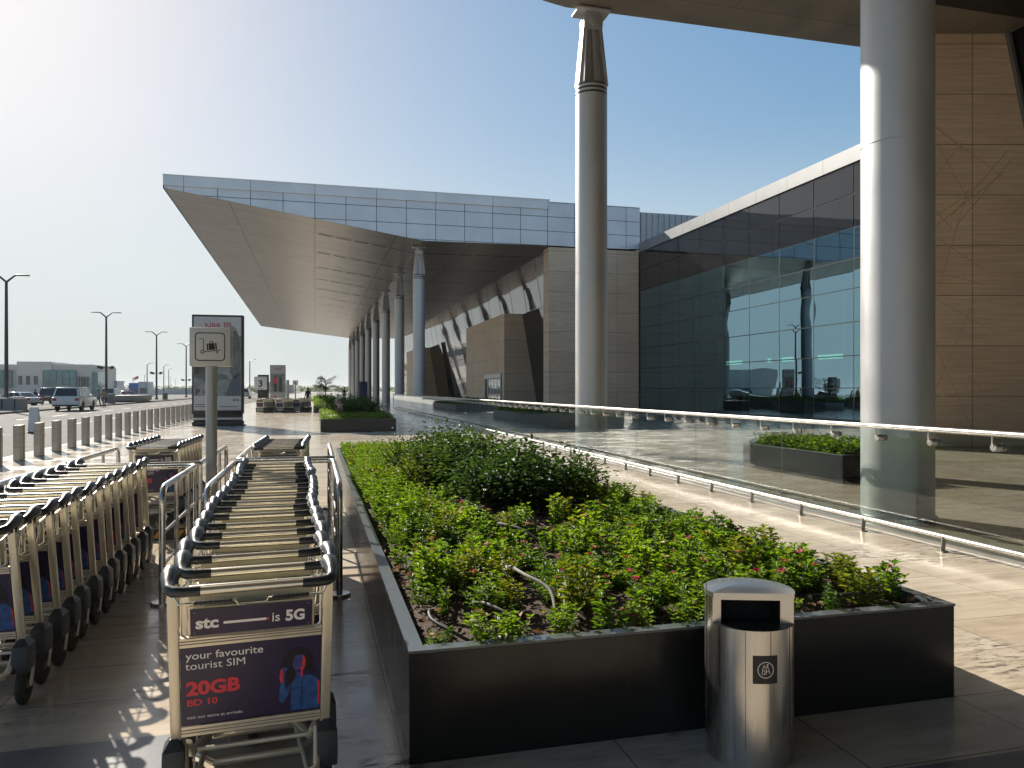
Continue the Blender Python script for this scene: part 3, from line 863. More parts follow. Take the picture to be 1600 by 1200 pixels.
def make_trolley(full=True):
    t = thing('luggage_trolley', 'trolley', 'luggage trolley', (0,0,0))
    yl = lambda z: .03 + (.92-z)*.235                  # the frame leans: its foot is farther forward
    P = lambda dy: (lambda u, v: (u, yl(v)-dy, v))
    for s in (-1, 1):
        b = MB()
        b.add([(s*.262+i*.018, yl(z)+j*.013, z) for z in (.33, .93) for i, j in ((-1,-1),(1,-1),(1,1),(-1,1))],
              [(0,3,2,1),(4,5,6,7),(0,1,5,4),(1,2,6,5),(2,3,7,6),(3,0,4,7)])
        b.box(0,0,0,0,0,0) if False else None
        b.build('upright', m_talu, t, bevel=.004)
        b = MB()
        b.tube([(s*.165,-.085,.925),(s*.215,-.085,.925),(s*.25,-.075,.926),(s*.268,-.05,.93),(s*.272,-.01,.94),(s*.272,.03,.952),(s*.27,.075,.952),(s*.268,.10,.945)],
               [.0165,.0175,.019,.020,.022,.030,.034,.018], 14)
        b.tube([(s*.268,.035,.95),(s*.263,.04,.90)], [.028,.021], 10)
        b.build('grip', m_grip, t)
    b = MB(); b.tube([(-.17,-.085,.925),(.17,-.085,.925)], .0145, 14); b.build('handle_bar', m_tbar, t)
    for z0, z1 in ((.690,.726), (.343,.382)):
        b = MB()
        b.add([(x, yl(z)+dy, z) for z in (z0, z1) for x, dy in ((-.243,-.016),(.243,-.016),(.243,.012),(-.243,.012))],
              [(0,3,2,1),(4,5,6,7),(0,1,5,4),(1,2,6,5),(2,3,7,6),(3,0,4,7)])
        for q in (.35, .65):
            z = z0 + (z1-z0)*q
            b.add([(x, yl(z)-.017, z+dz) for x in (-.243,.243) for dz in (-.002,.002)], [(0,2,3,1)], 1)
        b.build('cross_bar', [m_talu, m_hub], t, smooth=0)
    # cream back of the hand-luggage basket
    b = MB()
    b.add([(x, yl(z)+.05+dy, z) for z in (.66,.905) for x, dy in ((-.215,-.008),(.215,-.008),(.215,.008),(-.215,.008))],
          [(0,3,2,1),(4,5,6,7),(0,1,5,4),(1,2,6,5),(2,3,7,6),(3,0,4,7)])
    b.build('back_plate', m_cream, t, bevel=.006)
    # wire basket
    b = MB(); wr = .0042
    b.tube([(-.235,yl(.88)-.01,.885),(-.235,yl(.74)-.03,.745),(-.215,yl(.73)-.034,.730),(.215,yl(.73)-.034,.730),(.235,yl(.74)-.03,.745),(.235,yl(.88)-.01,.885)], wr, 6)
    b.tube([(-.24,yl(.9),.905),(-.235,.33,.86),(-.2,.36,.855),(.2,.36,.855),(.235,.33,.86),(.24,yl(.9),.905)], wr, 6)
    b.tube([(-.22,.10,.70),(-.21,.35,.70),(.21,.35,.70),(.22,.10,.70)], wr, 6)
    for x in (-.2,-.1,0,.1,.2): b.tube([(x,.09,.70),(x,.34,.70),(x,.36,.855)], wr*.8, 5)
    for s in (-1, 1):
        for y in (.15, .25): b.tube([(s*.237,y,.88),(s*.215,y,.70)], wr*.8, 5)
        b.tube([(s*.262,.02,.90),(s*.238,-.035,.872),(s*.215,-.035,.872)], wr, 6)
    b.tube([(-.215,-.035,.872),(-.055,-.035,.872),(-.045,-.037,.857),(.045,-.037,.857),(.055,-.035,.872),(.215,-.035,.872)], wr, 6)
    b.build('wire_basket', m_tbar, t)
    b = MB()
    for s in (-1, 1):
        pts = []; rr = []
        for i in range(17):
            pts.append((s*(.065+.125*i/16), -.035, .872)); rr.append(.0085 if i % 2 else .0065)
        b.tube(pts, rr, 8)
    b.build('finger_grip', m_grip, t)
    # upper sign
    b = MB(); 
    b.add([(x, yl(z)-.030+dy, z) for z in (.739,.834) for x, dy in ((-.205,-.004),(.205,-.004),(.205,.004),(-.205,.004))],
          [(0,3,2,1),(4,5,6,7),(0,1,5,4),(1,2,6,5),(2,3,7,6),(3,0,4,7)])
    up = b.build('upper_sign', m_purple, t, smooth=0)
    b = MB()
    b.add([(x, yl(z)-.026+dy, z) for z in (.732,.841) for x, dy in ((-.212,0),(.212,0),(.212,.006),(-.212,.006))],
          [(0,3,2,1),(4,5,6,7),(0,1,5,4),(1,2,6,5),(2,3,7,6),(3,0,4,7)])
    b.build('sign_backing', m_talu, up, smooth=0)
    if full:
        b = MB(); p = P(.0356)
        text_into(b, 'stc', .058, lambda u, v: p(u*1.12-.188, v+.7655), 0, bold=.0022)
        stroke(b, [(-.094,.7795),(.046,.7795)], .0095, p, 0); stroke(b, [(.049,.7795),(.054,.7795)], .0095, p, 1)
        text_into(b, 'is', .050, lambda u, v: p(u+.064, v+.7665), 0, bold=.0004)
        text_into(b, '5G', .056, lambda u, v: p(u*.98+.112, v+.7655), 0, bold=.0022)
        for su in (-1, 1):
            for sv in (-1, 1): ring(b, su*.192, 0.7865+sv*.038, 0, .003, p, 2, 10)
        b.build('lettering', [m_adwhite, m_adred, m_hub], up, recalc=False, smooth=0)
    # lower advert
    b = MB()
    b.add([(x, yl(z)-.006+dy, z) for z in (.384,.688) for x, dy in ((-.242,-.004),(.242,-.004),(.242,.004),(-.242,.004))],
          [(0,3,2,1),(4,5,6,7),(0,1,5,4),(1,2,6,5),(2,3,7,6),(3,0,4,7)])
    lo = b.build('lower_advert', m_purple, t, smooth=0)
    if full:
        ZM = lambda v: .384 + (v-.400)*(.304/.328)
        PZ = lambda dy: (lambda u, v: P(dy)(u, ZM(v)))
        b = MB(); p = PZ(.0115)
        text_into(b, 'your favourite', .0445, lambda u, v: p(u*1.02-.224, v+.678), 0, bold=.0002)
        text_into(b, 'tourist SIM', .0445, lambda u, v: p(u*1.02-.226, v+.636), 0)
        text_into(b, '20GB', .078, lambda u, v: p(u*1.0-.224, v+.530), 1, bold=.0034)
        text_into(b, 'BD 10', .038, lambda u, v: p(u*1.06-.224, v+.484), 1, bold=.0012)
        text_into(b, 'visit our store at arrivals.', .0185, lambda u, v: p(u*1.02-.224, v+.428), 0)
        b.build('lettering', [m_adwhite, m_adred], lo, recalc=False, smooth=0)
        b = MB(); q = PZ(.0110); q2 = PZ(.0114); q3 = PZ(.0118); q4 = PZ(.0122)
        hair = [(.105,.560),(.098,.600),(.108,.640),(.124,.668),(.150,.686),(.176,.682),(.198,.664),(.212,.636),(.218,.600),(.224,.572),(.212,.566),(.196,.580),(.180,.566),(.150,.560),(.136,.536),(.120,.520),(.108,.532)]
        flat(b, hair[:9] + [(.16,.61)], q, 3); flat(b, [(.16,.61)] + hair[8:], q, 3)
        flat(b, [(.16,.61)] + [hair[-1], hair[0]], q, 3)
        flat(b, [(.134,.408),(.136,.470),(.136,.524),(.146,.545),(.168,.558),(.196,.560),(.222,.548),(.238,.528),(.2395,.408)], q2, 0)
        flat(b, [(.136,.520),(.124,.480),(.110,.452),(.098,.448),(.092,.462),(.094,.500),(.098,.534),(.112,.534),(.114,.506),(.128,.520)], q3, 0)
        flat(b, [(.097,.532),(.093,.560),(.096,.590),(.106,.604),(.118,.602),(.124,.590),(.116,.584),(.112,.562),(.113,.534)], q3, 1)
        flat(b, [(.097,.540),(.094,.565),(.098,.592),(.104,.600),(.105,.570),(.106,.538)], q4, 2)
        flat(b, [(.140,.612),(.142,.632),(.150,.648),(.164,.652),(.178,.646),(.186,.628),(.184,.600),(.176,.582),(.166,.574),(.154,.578),(.144,.594)], q3, 1)
        flat(b, [(.172,.650),(.180,.645),(.187,.628),(.185,.600),(.177,.583),(.168,.575),(.170,.590),(.176,.604),(.172,.618),(.178,.632)], q4, 2)
        flat(b, [(.152,.558),(.176,.558),(.178,.584),(.154,.582)], q3, 1); flat(b, [(.170,.556),(.177,.558),(.179,.580),(.172,.572)], q4, 2)
        flat(b, [(.230,.536),(.2395,.520),(.2395,.424),(.234,.424),(.233,.490)], q3, 2)
        stroke(b, [(.144,.626),(.150,.630),(.158,.628)], .0028, q4, 3); stroke(b, [(.166,.629),(.173,.631)], .0028, q4, 3)
        stroke(b, [(.147,.619),(.155,.619)], .003, q4, 3); stroke(b, [(.166,.620),(.172,.620)], .003, q4, 3); stroke(b, [(.156,.594),(.163,.596),(.168,.594)], .0032, q4, 2)
        stroke(b, [(.176,.548),(.172,.410)], .002, q3, 3); stroke(b, [(.208,.545),(.214,.470),(.210,.410)], .0018, q3, 1); stroke(b, [(.148,.535),(.144,.410)], .0018, q3, 1); stroke(b, [(.190,.520),(.196,.430)], .0016, q3, 1)
        stroke(b, [(.150,.556),(.168,.536),(.186,.556)], .0035, q4, 1)
        b.build('picture', [m_adblue, m_adskin, m_adred, m_adhair], lo, recalc=False, smooth=0)
    # rear wheels under plastic covers
    for s in (-1, 1):
        b = MB()
        secs = ((.34,.014,-.025,.02),(.305,.037,-.055,.055),(.235,.038,-.068,.07),(.175,.036,-.065,.065))
        b.add([(s*.268+i*hw, yl(.30)+(ya_ if j < 0 else yb_), z) for z, hw, ya_, yb_ in secs for i, j in ((-1,-1),(1,-1),(1,1),(-1,1))],
              [(0,3,2,1)] + [(4*a+i, 4*a+(i+1)%4, 4*a+4+(i+1)%4, 4*a+4+i) for a in range(3) for i in range(4)] + [(12,13,14,15)])
        b.build('wheel_cover', m_cover, t, bevel=.005, smooth=25)
        yw = yl(.30)+.01
        b = MB(); b.lathe([(.072,-.017),(.094,-.014),(.099,-.006),(.099,.006),(.094,.014),(.072,.017)], (s*.268,yw,.099), 28, 0, 'x')
        wh = b.build('wheel', m_tyre, t)
        b = MB(); b.lathe([(.0,-.0185),(.02,-.0185),(.022,-.012),(.066,-.012),(.0705,-.0172),(.0705,.0172),(.066,.012),(.022,.012),(.02,.0185),(.0,.0185)], (s*.268,yw,.099), 24, 0, 'x')
        b.build('hub', m_hub, wh)
        b = MB()
        for e in (-1, 1): b.bar((s*.268+e*.030,yw+.05,.22), (s*.268+e*.026,yw+.01,.085), .006, .035)
        b.build('fork', m_talu, t, smooth=0)
    # chassis: two tubes that close in on the front wheel, a rear loop and platform rails
    b = MB()
    for s in (-1, 1):
        b.tube([(s*.225,yl(.3)+.02,.30),(s*.215,.26,.235),(s*.13,.60,.215),(s*.075,.86,.21)], .0155, 10)
        b.tube([(s*.20,.10,.165),(s*.17,.45,.20),(s*.11,.80,.21)], .011, 8)
    b.tube([(-.235,.185,.30),(-.225,.10,.19),(-.16,.055,.165),(.16,.055,.165),(.225,.10,.19),(.235,.185,.30)], .014, 10)
    b.tube([(-.21,.28,.235),(.21,.28,.235)], .010, 8); b.tube([(-.165,.46,.225),(.165,.46,.225)], .010, 8); b.tube([(-.12,.64,.222),(.12,.64,.222)], .010, 8)
    b.tube([(-.085,.80,.20),(-.085,.92,.23),(.085,.92,.23),(.085,.80,.20)], .013, 10)
    b.build('chassis', m_talu, t)
    b = MB(); b.lathe([(.05,-.02),(.078,-.018),(.082,0),(.078,.018),(.05,.02)], (0,.80,.082), 22, 0, 'x'); wh = b.build('wheel', m_tyre, t)
    b = MB(); b.lathe([(0,-.021),(.05,-.015),(.05,.015),(0,.021)], (0,.80,.082), 16, 0, 'x'); b.build('hub', m_hub, wh)
    b = MB()
    for e in (-1, 1): b.bar((e*.03,.82,.205), (e*.03,.80,.07), .008, .03)
    b.build('fork', m_talu, t, smooth=0)
    return t
tr0 = make_trolley(True); trs = make_trolley(False)
used = set()
def put_trolley(src, x, y, rz, label, group):
    o = src if src.name not in used else copy_tree(src)
    used.add(src.name)
    o.location = (x, y, 0); o.rotation_euler = (0, 0, rz); o['label'] = label; o['group'] = group
    return o
rr = random.Random(5)
for k in range(18):
    f = k/17
    x = -.215 - .155*max(0, f-.12)**1.0 - .02*math.sin(f*5); y = 2.795 + k*.253
    put_trolley(tr0, x + rr.uniform(-.012,.012), y + rr.uniform(-.02,.02), R(2.0 + 1.5*math.cos(f*4) + rr.uniform(-1.3,1.3)),
        'nearest luggage trolley, showing its whole purple tourist SIM advert' if k == 0 else 'luggage trolley nested in the curving row behind the nearest one', 'trolleys in the middle row')
for k in range(13):
    put_trolley(tr0, -1.695 - .005*k + rr.uniform(-.008,.008), 4.16 + k*.270 + rr.uniform(-.012,.012), R(rr.uniform(-1,1)),
        'end trolley of the left row, cut by the left edge of the photo' if k == 0 else 'luggage trolley nested in the left row, dark wheel cover facing the open floor', 'trolleys in the left row')
for k in range(8):
    put_trolley(tr0, -1.80 + .004*k, 9.5 + k*.21, R(-1 + rr.uniform(-1,1)),
        'front trolley of the short row behind the left row' if k == 0 else 'luggage trolley nested in the short row behind the left row', 'trolleys in the short row at the back left')
for k in range(7):
    put_trolley(tr0, -.40 + .008*k, 9.1 + k*.24, R(rr.uniform(-1,1)),
        'front trolley of the short row beyond the curving row' if k == 0 else 'luggage trolley nested in the short row beyond the curving row', 'trolleys in the short row at the back middle')
for q, (x, n) in enumerate(((-3.65, 7), (-3.0, 6), (-2.35, 9), (-1.25, 9))):
    for k in range(n):
        nm = ['leftmost', 'second from the left', 'third from the left', 'rightmost'][q]
        put_trolley(trs, x + k*.085, 54.0 + k*.25 + (0, 1.6, -.6, .2)[q], -R(19), f'far trolley in the {nm} row by the number 3 sign', f'far trolleys, {nm} row')

# ------------------------------------------------------------------ stainless barriers of the trolley bays
def barrier(label, xl, xr, yn, yf, near_posts=(True, True), open_far=False):
    t = thing('handrail_barrier', label, 'barrier', ((xl+xr)/2, yn, 0))
    cx = (xl+xr)/2; L = yf-yn; a, c = xl-cx, xr-cx; H = .865; r = .024
    def arch(x, ya, yb, both):
        pts = [(x,ya,.02),(x,ya,H-.13),(x,ya+.01,H-.06),(x,ya+.045,H-.018),(x,ya+.11,H)]
        pts += [(x,yb-.0,H)]
        return pts
    b = MB()
    if not open_far:                      # U in plan: rail, cross bar, rail
        for x in (a, c): b.tube(arch(x, 0, L-.12, False), r, 14)
        b.tube([(a,L-.14,H),(a,L-.05,H),(a+.04,L-.01,H),(a+.1,L,H),(c-.1,L,H),(c-.04,L-.01,H),(c,L-.05,H),(c,L-.14,H)], r, 14)
    else:
        for x in (a, c): b.tube([(x,L,.02),(x,L,H-.13),(x,L-.01,H-.06),(x,L-.045,H-.018),(x,L-.11,H),(x,.13,H)], r, 14)
        b.tube([(a,.14,H),(a,.05,H),(a+.04,.01,H),(a+.1,0,H),(c-.1,0,H),(c-.04,.01,H),(c,.05,H),(c,.14,H)], r, 14)
    b.build('top_rail', m_steelz, t)
    for z in (.28, .52):
        for x in (a, c):
            b = MB(); b.tube([(x,0.02,z),(x,L-.02,z)], .013, 10); b.build('mid_rail', m_steelz, t)
    for x in (a, c):
        for y in ([L*.36, L*.72, L-.05] if not open_far else [.05, L*.36, L*.7]):
            b = MB(); b.tube([(x,y,.0),(x,y,H)], .017, 10); b.build('post', m_steelz, t)
    for x in (a, c):
        for y in (0, L):
            b = MB(); b.lathe([(.085,0),(.085,.016),(.078,.022),(.03,.024)], (x,y,0), 28); b.build('base_plate', m_steelz, t)
barrier('stainless tube barrier round the left trolley row', -2.36, -1.10, 6.1, 7.75)
barrier('stainless tube barrier round the short row at the back left', -2.36, -1.10, 8.0, 10.3, open_far=True)
barrier('stainless tube barrier round the far end of the curving trolley row', -.775, .185, 6.0, 8.0)
barrier('stainless tube barrier round the short row at the back middle', -.775, .185, 8.3, 10.4, open_far=True)
m_yel = M('wheel_stop_yellow', (.75,.36,.03), .5)
b = MB(); b.box(-.42, .42, -.07, .07, 0, .12, 0)
for k in range(4): b.prism([(-.36+k*.2,-.073,.02),(-.30+k*.2,-.073,.02),(-.24+k*.2,-.073,.10),(-.30+k*.2,-.073,.10)], (0,.002,0), 1)
for k in range(4): b.prism([(-.36+k*.2,-.06,.1205),(-.27+k*.2,-.06,.1205),(-.21+k*.2,.06,.1205),(-.30+k*.2,.06,.1205)], (0,0,.002), 1)
tag(b.build('wheel_stop', [m_dark, m_yel], None, (-1.5, 8.75, 0), smooth=0), 'black wheel stop with yellow stripes on the floor in front of the back left trolleys', 'wheel stop')

# ------------------------------------------------------------------ trolley sign on a post
t = thing('trolley_sign', 'white boxed sign with a luggage trolley symbol on a grey post', 'sign', (-.945, 7.62, 0))
b = MB(); b.lathe([(.052,0),(.052,1.82)], n=28); b.lathe([(.11,0),(.11,.014),(.053,.016)], n=28); b.build('post', m_post, t)
b = MB(); b.box(-.18, .18, -.10, .10, 1.815, 2.175); bx = b.build('sign_box', m_white, t, bevel=.006)
b = MB(); b.box(.1815, .1835, -.075, .075, 1.86, 2.14, 0); b.box(.1836, .1850, -.06, .06, 1.90, 2.10, 1); b.build('side_panel', [m_white, m_post], bx, smooth=0)
b = MB(); p = lambda u, v: (u, -.1025, v+1.995)
rp = []
h_, rc = .128, .03
for (cx_, cz_, a0) in ((h_-rc,h_-rc,0),(-h_+rc,h_-rc,90),(-h_+rc,-h_+rc,180),(h_-rc,-h_+rc,270)):
    for i in range(7): rp.append((cx_+rc*math.cos(R(a0+15*i)), cz_+rc*math.sin(R(a0+15*i))))
stroke(b, rp + [rp[0]], .0085, p)
stroke(b, [(-.095,.072),(-.057,.072),(-.057,-.035)], .006, p); stroke(b, [(-.05,-.047),(.09,-.030)], .007, p)
ring(b, -.066, -.048, .011, .018, p); ring(b, .062, -.050, .006, .011, p)
flat(b, [(-.026,-.034),(.062,-.024),(.056,.036),(-.032,.028)], p); 
pw2 = lambda u, v: (u, -.1032, v+1.995)
stroke(b, [(-.012,-.034),(-.017,.030)], .004, pw2, 1); stroke(b, [(.046,-.027),(.041,.036)], .004, pw2, 1)
stroke(b, [(-.002,.032),(-.001,.046),(.024,.048),(.026,.034)], .006, p)
b.build('symbol', [m_ink, m_white], bx, recalc=False, smooth=0)

# ------------------------------------------------------------------ advertising totems
m_lcd = M('advert_light_grey', (.42,.43,.44), .25, var=.06, scale=2)
m_g1 = M('advert_grey_green', (.10,.12,.115), .25, var=.35, scale=2.2); m_g2 = M('advert_dark_teal', (.045,.055,.055), .25, var=.3, scale=3)
m_g3 = M('advert_pale_silver', (.20,.22,.215), .25, var=.25, scale=2.5); m_bluegrey = M('advert_blue_grey', (.055,.085,.12), .25, var=.3, scale=2)
m_nbb = M('logo_dark_red', (.30,.03,.05), .35)
def nbb(b, p, u, v, s, m_letters=1):
    text_into(b, 'NBB', s, lambda a, c: p(a+u, c+v), m_letters, bold=.004*s/.3)
    x0 = u+s*2.25; 
    for k, (y_, w_) in enumerate(((.72,.9),(.46,1.0),(.2,.8),(-.02,.55))):
        stroke(b, [(x0+s*.05*k, v+s*y_), (x0+s*.3, v+s*(y_+.07)), (x0+s*w_, v+s*y_)], s*.10, p, m_letters)
    for k in range(3): stroke(b, [(x0+s*(.15+.33*k), v+s*.8), (x0+s*(.12+.33*k), v+s*.1)], s*.07, p, m_letters)
t = thing('advert_totem', 'tall dark-framed bank advert totem behind the trolley sign post', 'advertising totem', (-4.08, 35.2, 0), R(-2))
b = MB(); b.box(-1.05, 1.05, -.22, .22, .52, 4.83); b.box(-1.05, 1.05, -.22, .22, .0, .20); b.box(-1.0,1.0,-.18,.18,.2,.52); b.box(-1.13, 1.13, -.3, .3, 0, .035)
b.build('frame', m_dark, t, bevel=.02)
b = MB(); b.box(-1.05, 1.05, -.232, -.221, .27, .36); b.build('trim_strip', m_post, t, smooth=0)
b = MB(); b.box(-.97, .97, -.236, -.222, .68, 4.74); sc_ = b.build('poster', m_lcd, t, smooth=0)
b = MB(); p = lambda u, v: (u, -.2385, v); p2 = lambda u, v: (u, -.240, v); p3 = lambda u, v: (u, -.2415, v); p4 = lambda u, v: (u, -.243, v)
flat(b, [(-.96,1.30),(.96,1.30),(.96,3.92),(-.96,3.92)], p, 0)
flat(b, [(-.96,2.2),(-.5,2.35),(-.35,2.9),(-.55,3.3),(-.62,3.92),(-.96,3.92)], p2, 1)
flat(b, ell(.62,3.1,.36,1.25,28), p2, 2); flat(b, ell(.70,3.1,.26,1.05,28), p3, 0)
flat(b, [(-.96,1.30),(.96,1.30),(.96,1.75),(.3,2.05),(-.3,1.85),(-.96,2.1)], p2, 2); flat(b, [(.3,1.30),(.96,1.30),(.96,2.4),(.62,2.1)], p3, 4)
flat(b, [(-.1,2.3),(.5,2.2),(.8,2.4),(.1,2.62)], p3, 2)
for k in range(5): flat(b, ell(.26,2.72+.27*k,.13,.11,14), p4, 3)
flat(b, [(.10,2.6),(.25,2.6),(.25,3.92),(.10,3.92)], p3, 3)
b.build('picture', [m_g1, m_g2, m_g3, m_adred, m_bluegrey], sc_, recalc=False, smooth=0)
b = MB()
nbb(b, p, -.52, 4.22, .34)
text_into(b, 'P', .34, lambda a, c: p2(a-.90, c+1.36), 0, bold=.012); ring(b, -.55, 1.48, .05, .075, p2, 0, 12); text_into(b, 'in', .34, lambda a, c: p2(a-.42, c+1.36), 0, bold=.012)
flat(b, [(-.96,.75),(.96,.75),(.96,1.29),(-.96,1.29)], lambda u, v: (u, -.2383, v), 2)
for v_, u0_, u1_ in ((1.44,.1,.9),(1.36,.25,.9),(.84,-.9,-.2),(.84,.1,.85),(.93,-.9,-.5)): stroke(b, [(u0_,v_),(u1_,v_)], .025, p2, 0)
for q in range(2): flat(b, [(.62+.14*q,1.08),(.73+.14*q,1.08),(.73+.14*q,1.17),(.62+.14*q,1.17)], p2, 3)
b.build('lettering', [m_ink, m_nbb, m_lcd, m_g1], sc_, recalc=False, smooth=0)

t = thing('advert_totem', 'distant grey bank advert totem with a figure in red', 'advertising totem', (-3.15, 69.5, 0))
b = MB(); b.box(-.66, .66, -.12, .12, 0, 3.72); b.box(.68,.95,.3,.5,0,2.4); b.build('frame', m_post, t, bevel=.015)
b = MB(); p = lambda u, v: (u, -.124, v); p2 = lambda u, v: (u, -.128, v)
flat(b, [(-.6,.2),(.6,.2),(.6,3.65),(-.6,3.65)], p, 0); flat(b, [(-.58,1.3),(.58,1.3),(.58,2.95),(-.58,2.95)], p2, 1)
nbb(b, p2, -.3, 3.3, .2, 2); p3 = lambda u, v: (u, -.132, v)
flat(b, [(-.36,2.1),(-.40,2.45),(-.28,2.6),(-.12,2.6),(-.02,2.45),(-.06,2.1)], p3, 3); flat(b, ell(-.2,2.7,.08,.11), p3, 4); flat(b, [(-.33,1.4),(-.08,1.4),(-.08,2.1),(-.33,2.1)], p3, 4)
flat(b, [(.08,1.4),(.36,1.4),(.34,2.5),(.12,2.5)], p3, 4); flat(b, ell(.22,2.6,.08,.11), p3, 4); flat(b, [(-.35,.75),(-.15,.75),(-.15,1.0),(-.35,1.0)], p3, 3)
b.build('poster', [m_lcd, m_g3, m_nbb, m_adred, m_g2], t, recalc=False, smooth=0)

t = thing('door_number_sign', 'dark slab sign with a white board reading 3', 'sign', (-4.0, 63.5, 0))
b = MB(); b.box(-.42, .42, .0, .3, 0, 2.75); b.build('slab', m_dark, t, bevel=.01)
b = MB(); b.box(-.68, .30, -.12, -.004, 1.55, 2.6); wb = b.build('board', m_white, t, bevel=.01)
b = MB(); text_into(b, '3', .72, lambda u, v: (u-.38, -.125, v+1.8), 0, bold=.02); stroke(b, [(-.4,1.65),(.0,1.65)], .03, lambda u, v: (u, -.125, v), 0)
b.build('lettering', m_ink, wb, recalc=False, smooth=0)
t = thing('post_sign', 'small white trolley sign on a thin post beside the far trolley rows', 'sign', (-1.45, 60.5, 0))
b = MB(); b.lathe([(.05,0),(.05,1.9)], n=12); b.build('post', m_post, t)
b = MB(); b.box(-.2, .2, -.06, .06, 1.9, 2.28); b.box(-.07,.07,-.065,-.061,2.02,2.14,1); b.build('board', [m_white, m_ink], t, smooth=0)
t = thing('display_stand', 'dark blue display stand between the far columns', 'display stand', (5.6, 92.0, 0))
b = MB(); b.box(-.5, .5, -.1, .1, .1, 2.5); b.build('panel', M('display_dark_blue', (.02,.03,.10), .4), t, bevel=.02)
b = MB(); b.box(-.6, .6, -.3, .3, 0, .1); b.build('foot', m_dark, t, bevel=.02)
t = thing('pavement_sign', 'narrow white folding sign standing at the road edge behind the bollards', 'sign', (-10.7, 33.4, -.13))
b = MB()
b.add([(-.18,-.02,.06),(.18,-.02,.06),(.15,.10,1.02),(-.15,.10,1.02),(-.18,.02,.06),(.18,.02,.06),(.15,.13,1.02),(-.15,.13,1.02)], [(0,1,2,3),(7,6,5,4),(0,4,5,1),(1,5,6,2),(2,6,7,3),(3,7,4,0)])
b.add([(-.18,.40,.06),(.18,.40,.06),(.15,.15,1.02),(-.15,.15,1.02),(-.18,.43,.06),(.18,.43,.06),(.15,.18,1.02),(-.15,.18,1.02)], [(0,1,2,3),(7,6,5,4),(0,4,5,1),(1,5,6,2),(2,6,7,3),(3,7,4,0)])
b.build('board', m_white, t, smooth=0)
b = MB(); b.box(-.2,.2,-.05,.46,0,.06); b.build('foot', m_dark, t, bevel=.01)
b = MB(); text_into(b, '1', .2, lambda u, v: (u+.02, -.024+v*.12-.0005+(.15-.06)*.125, v+.15), 0); b.build('lettering', m_ink, t, recalc=False, smooth=0)
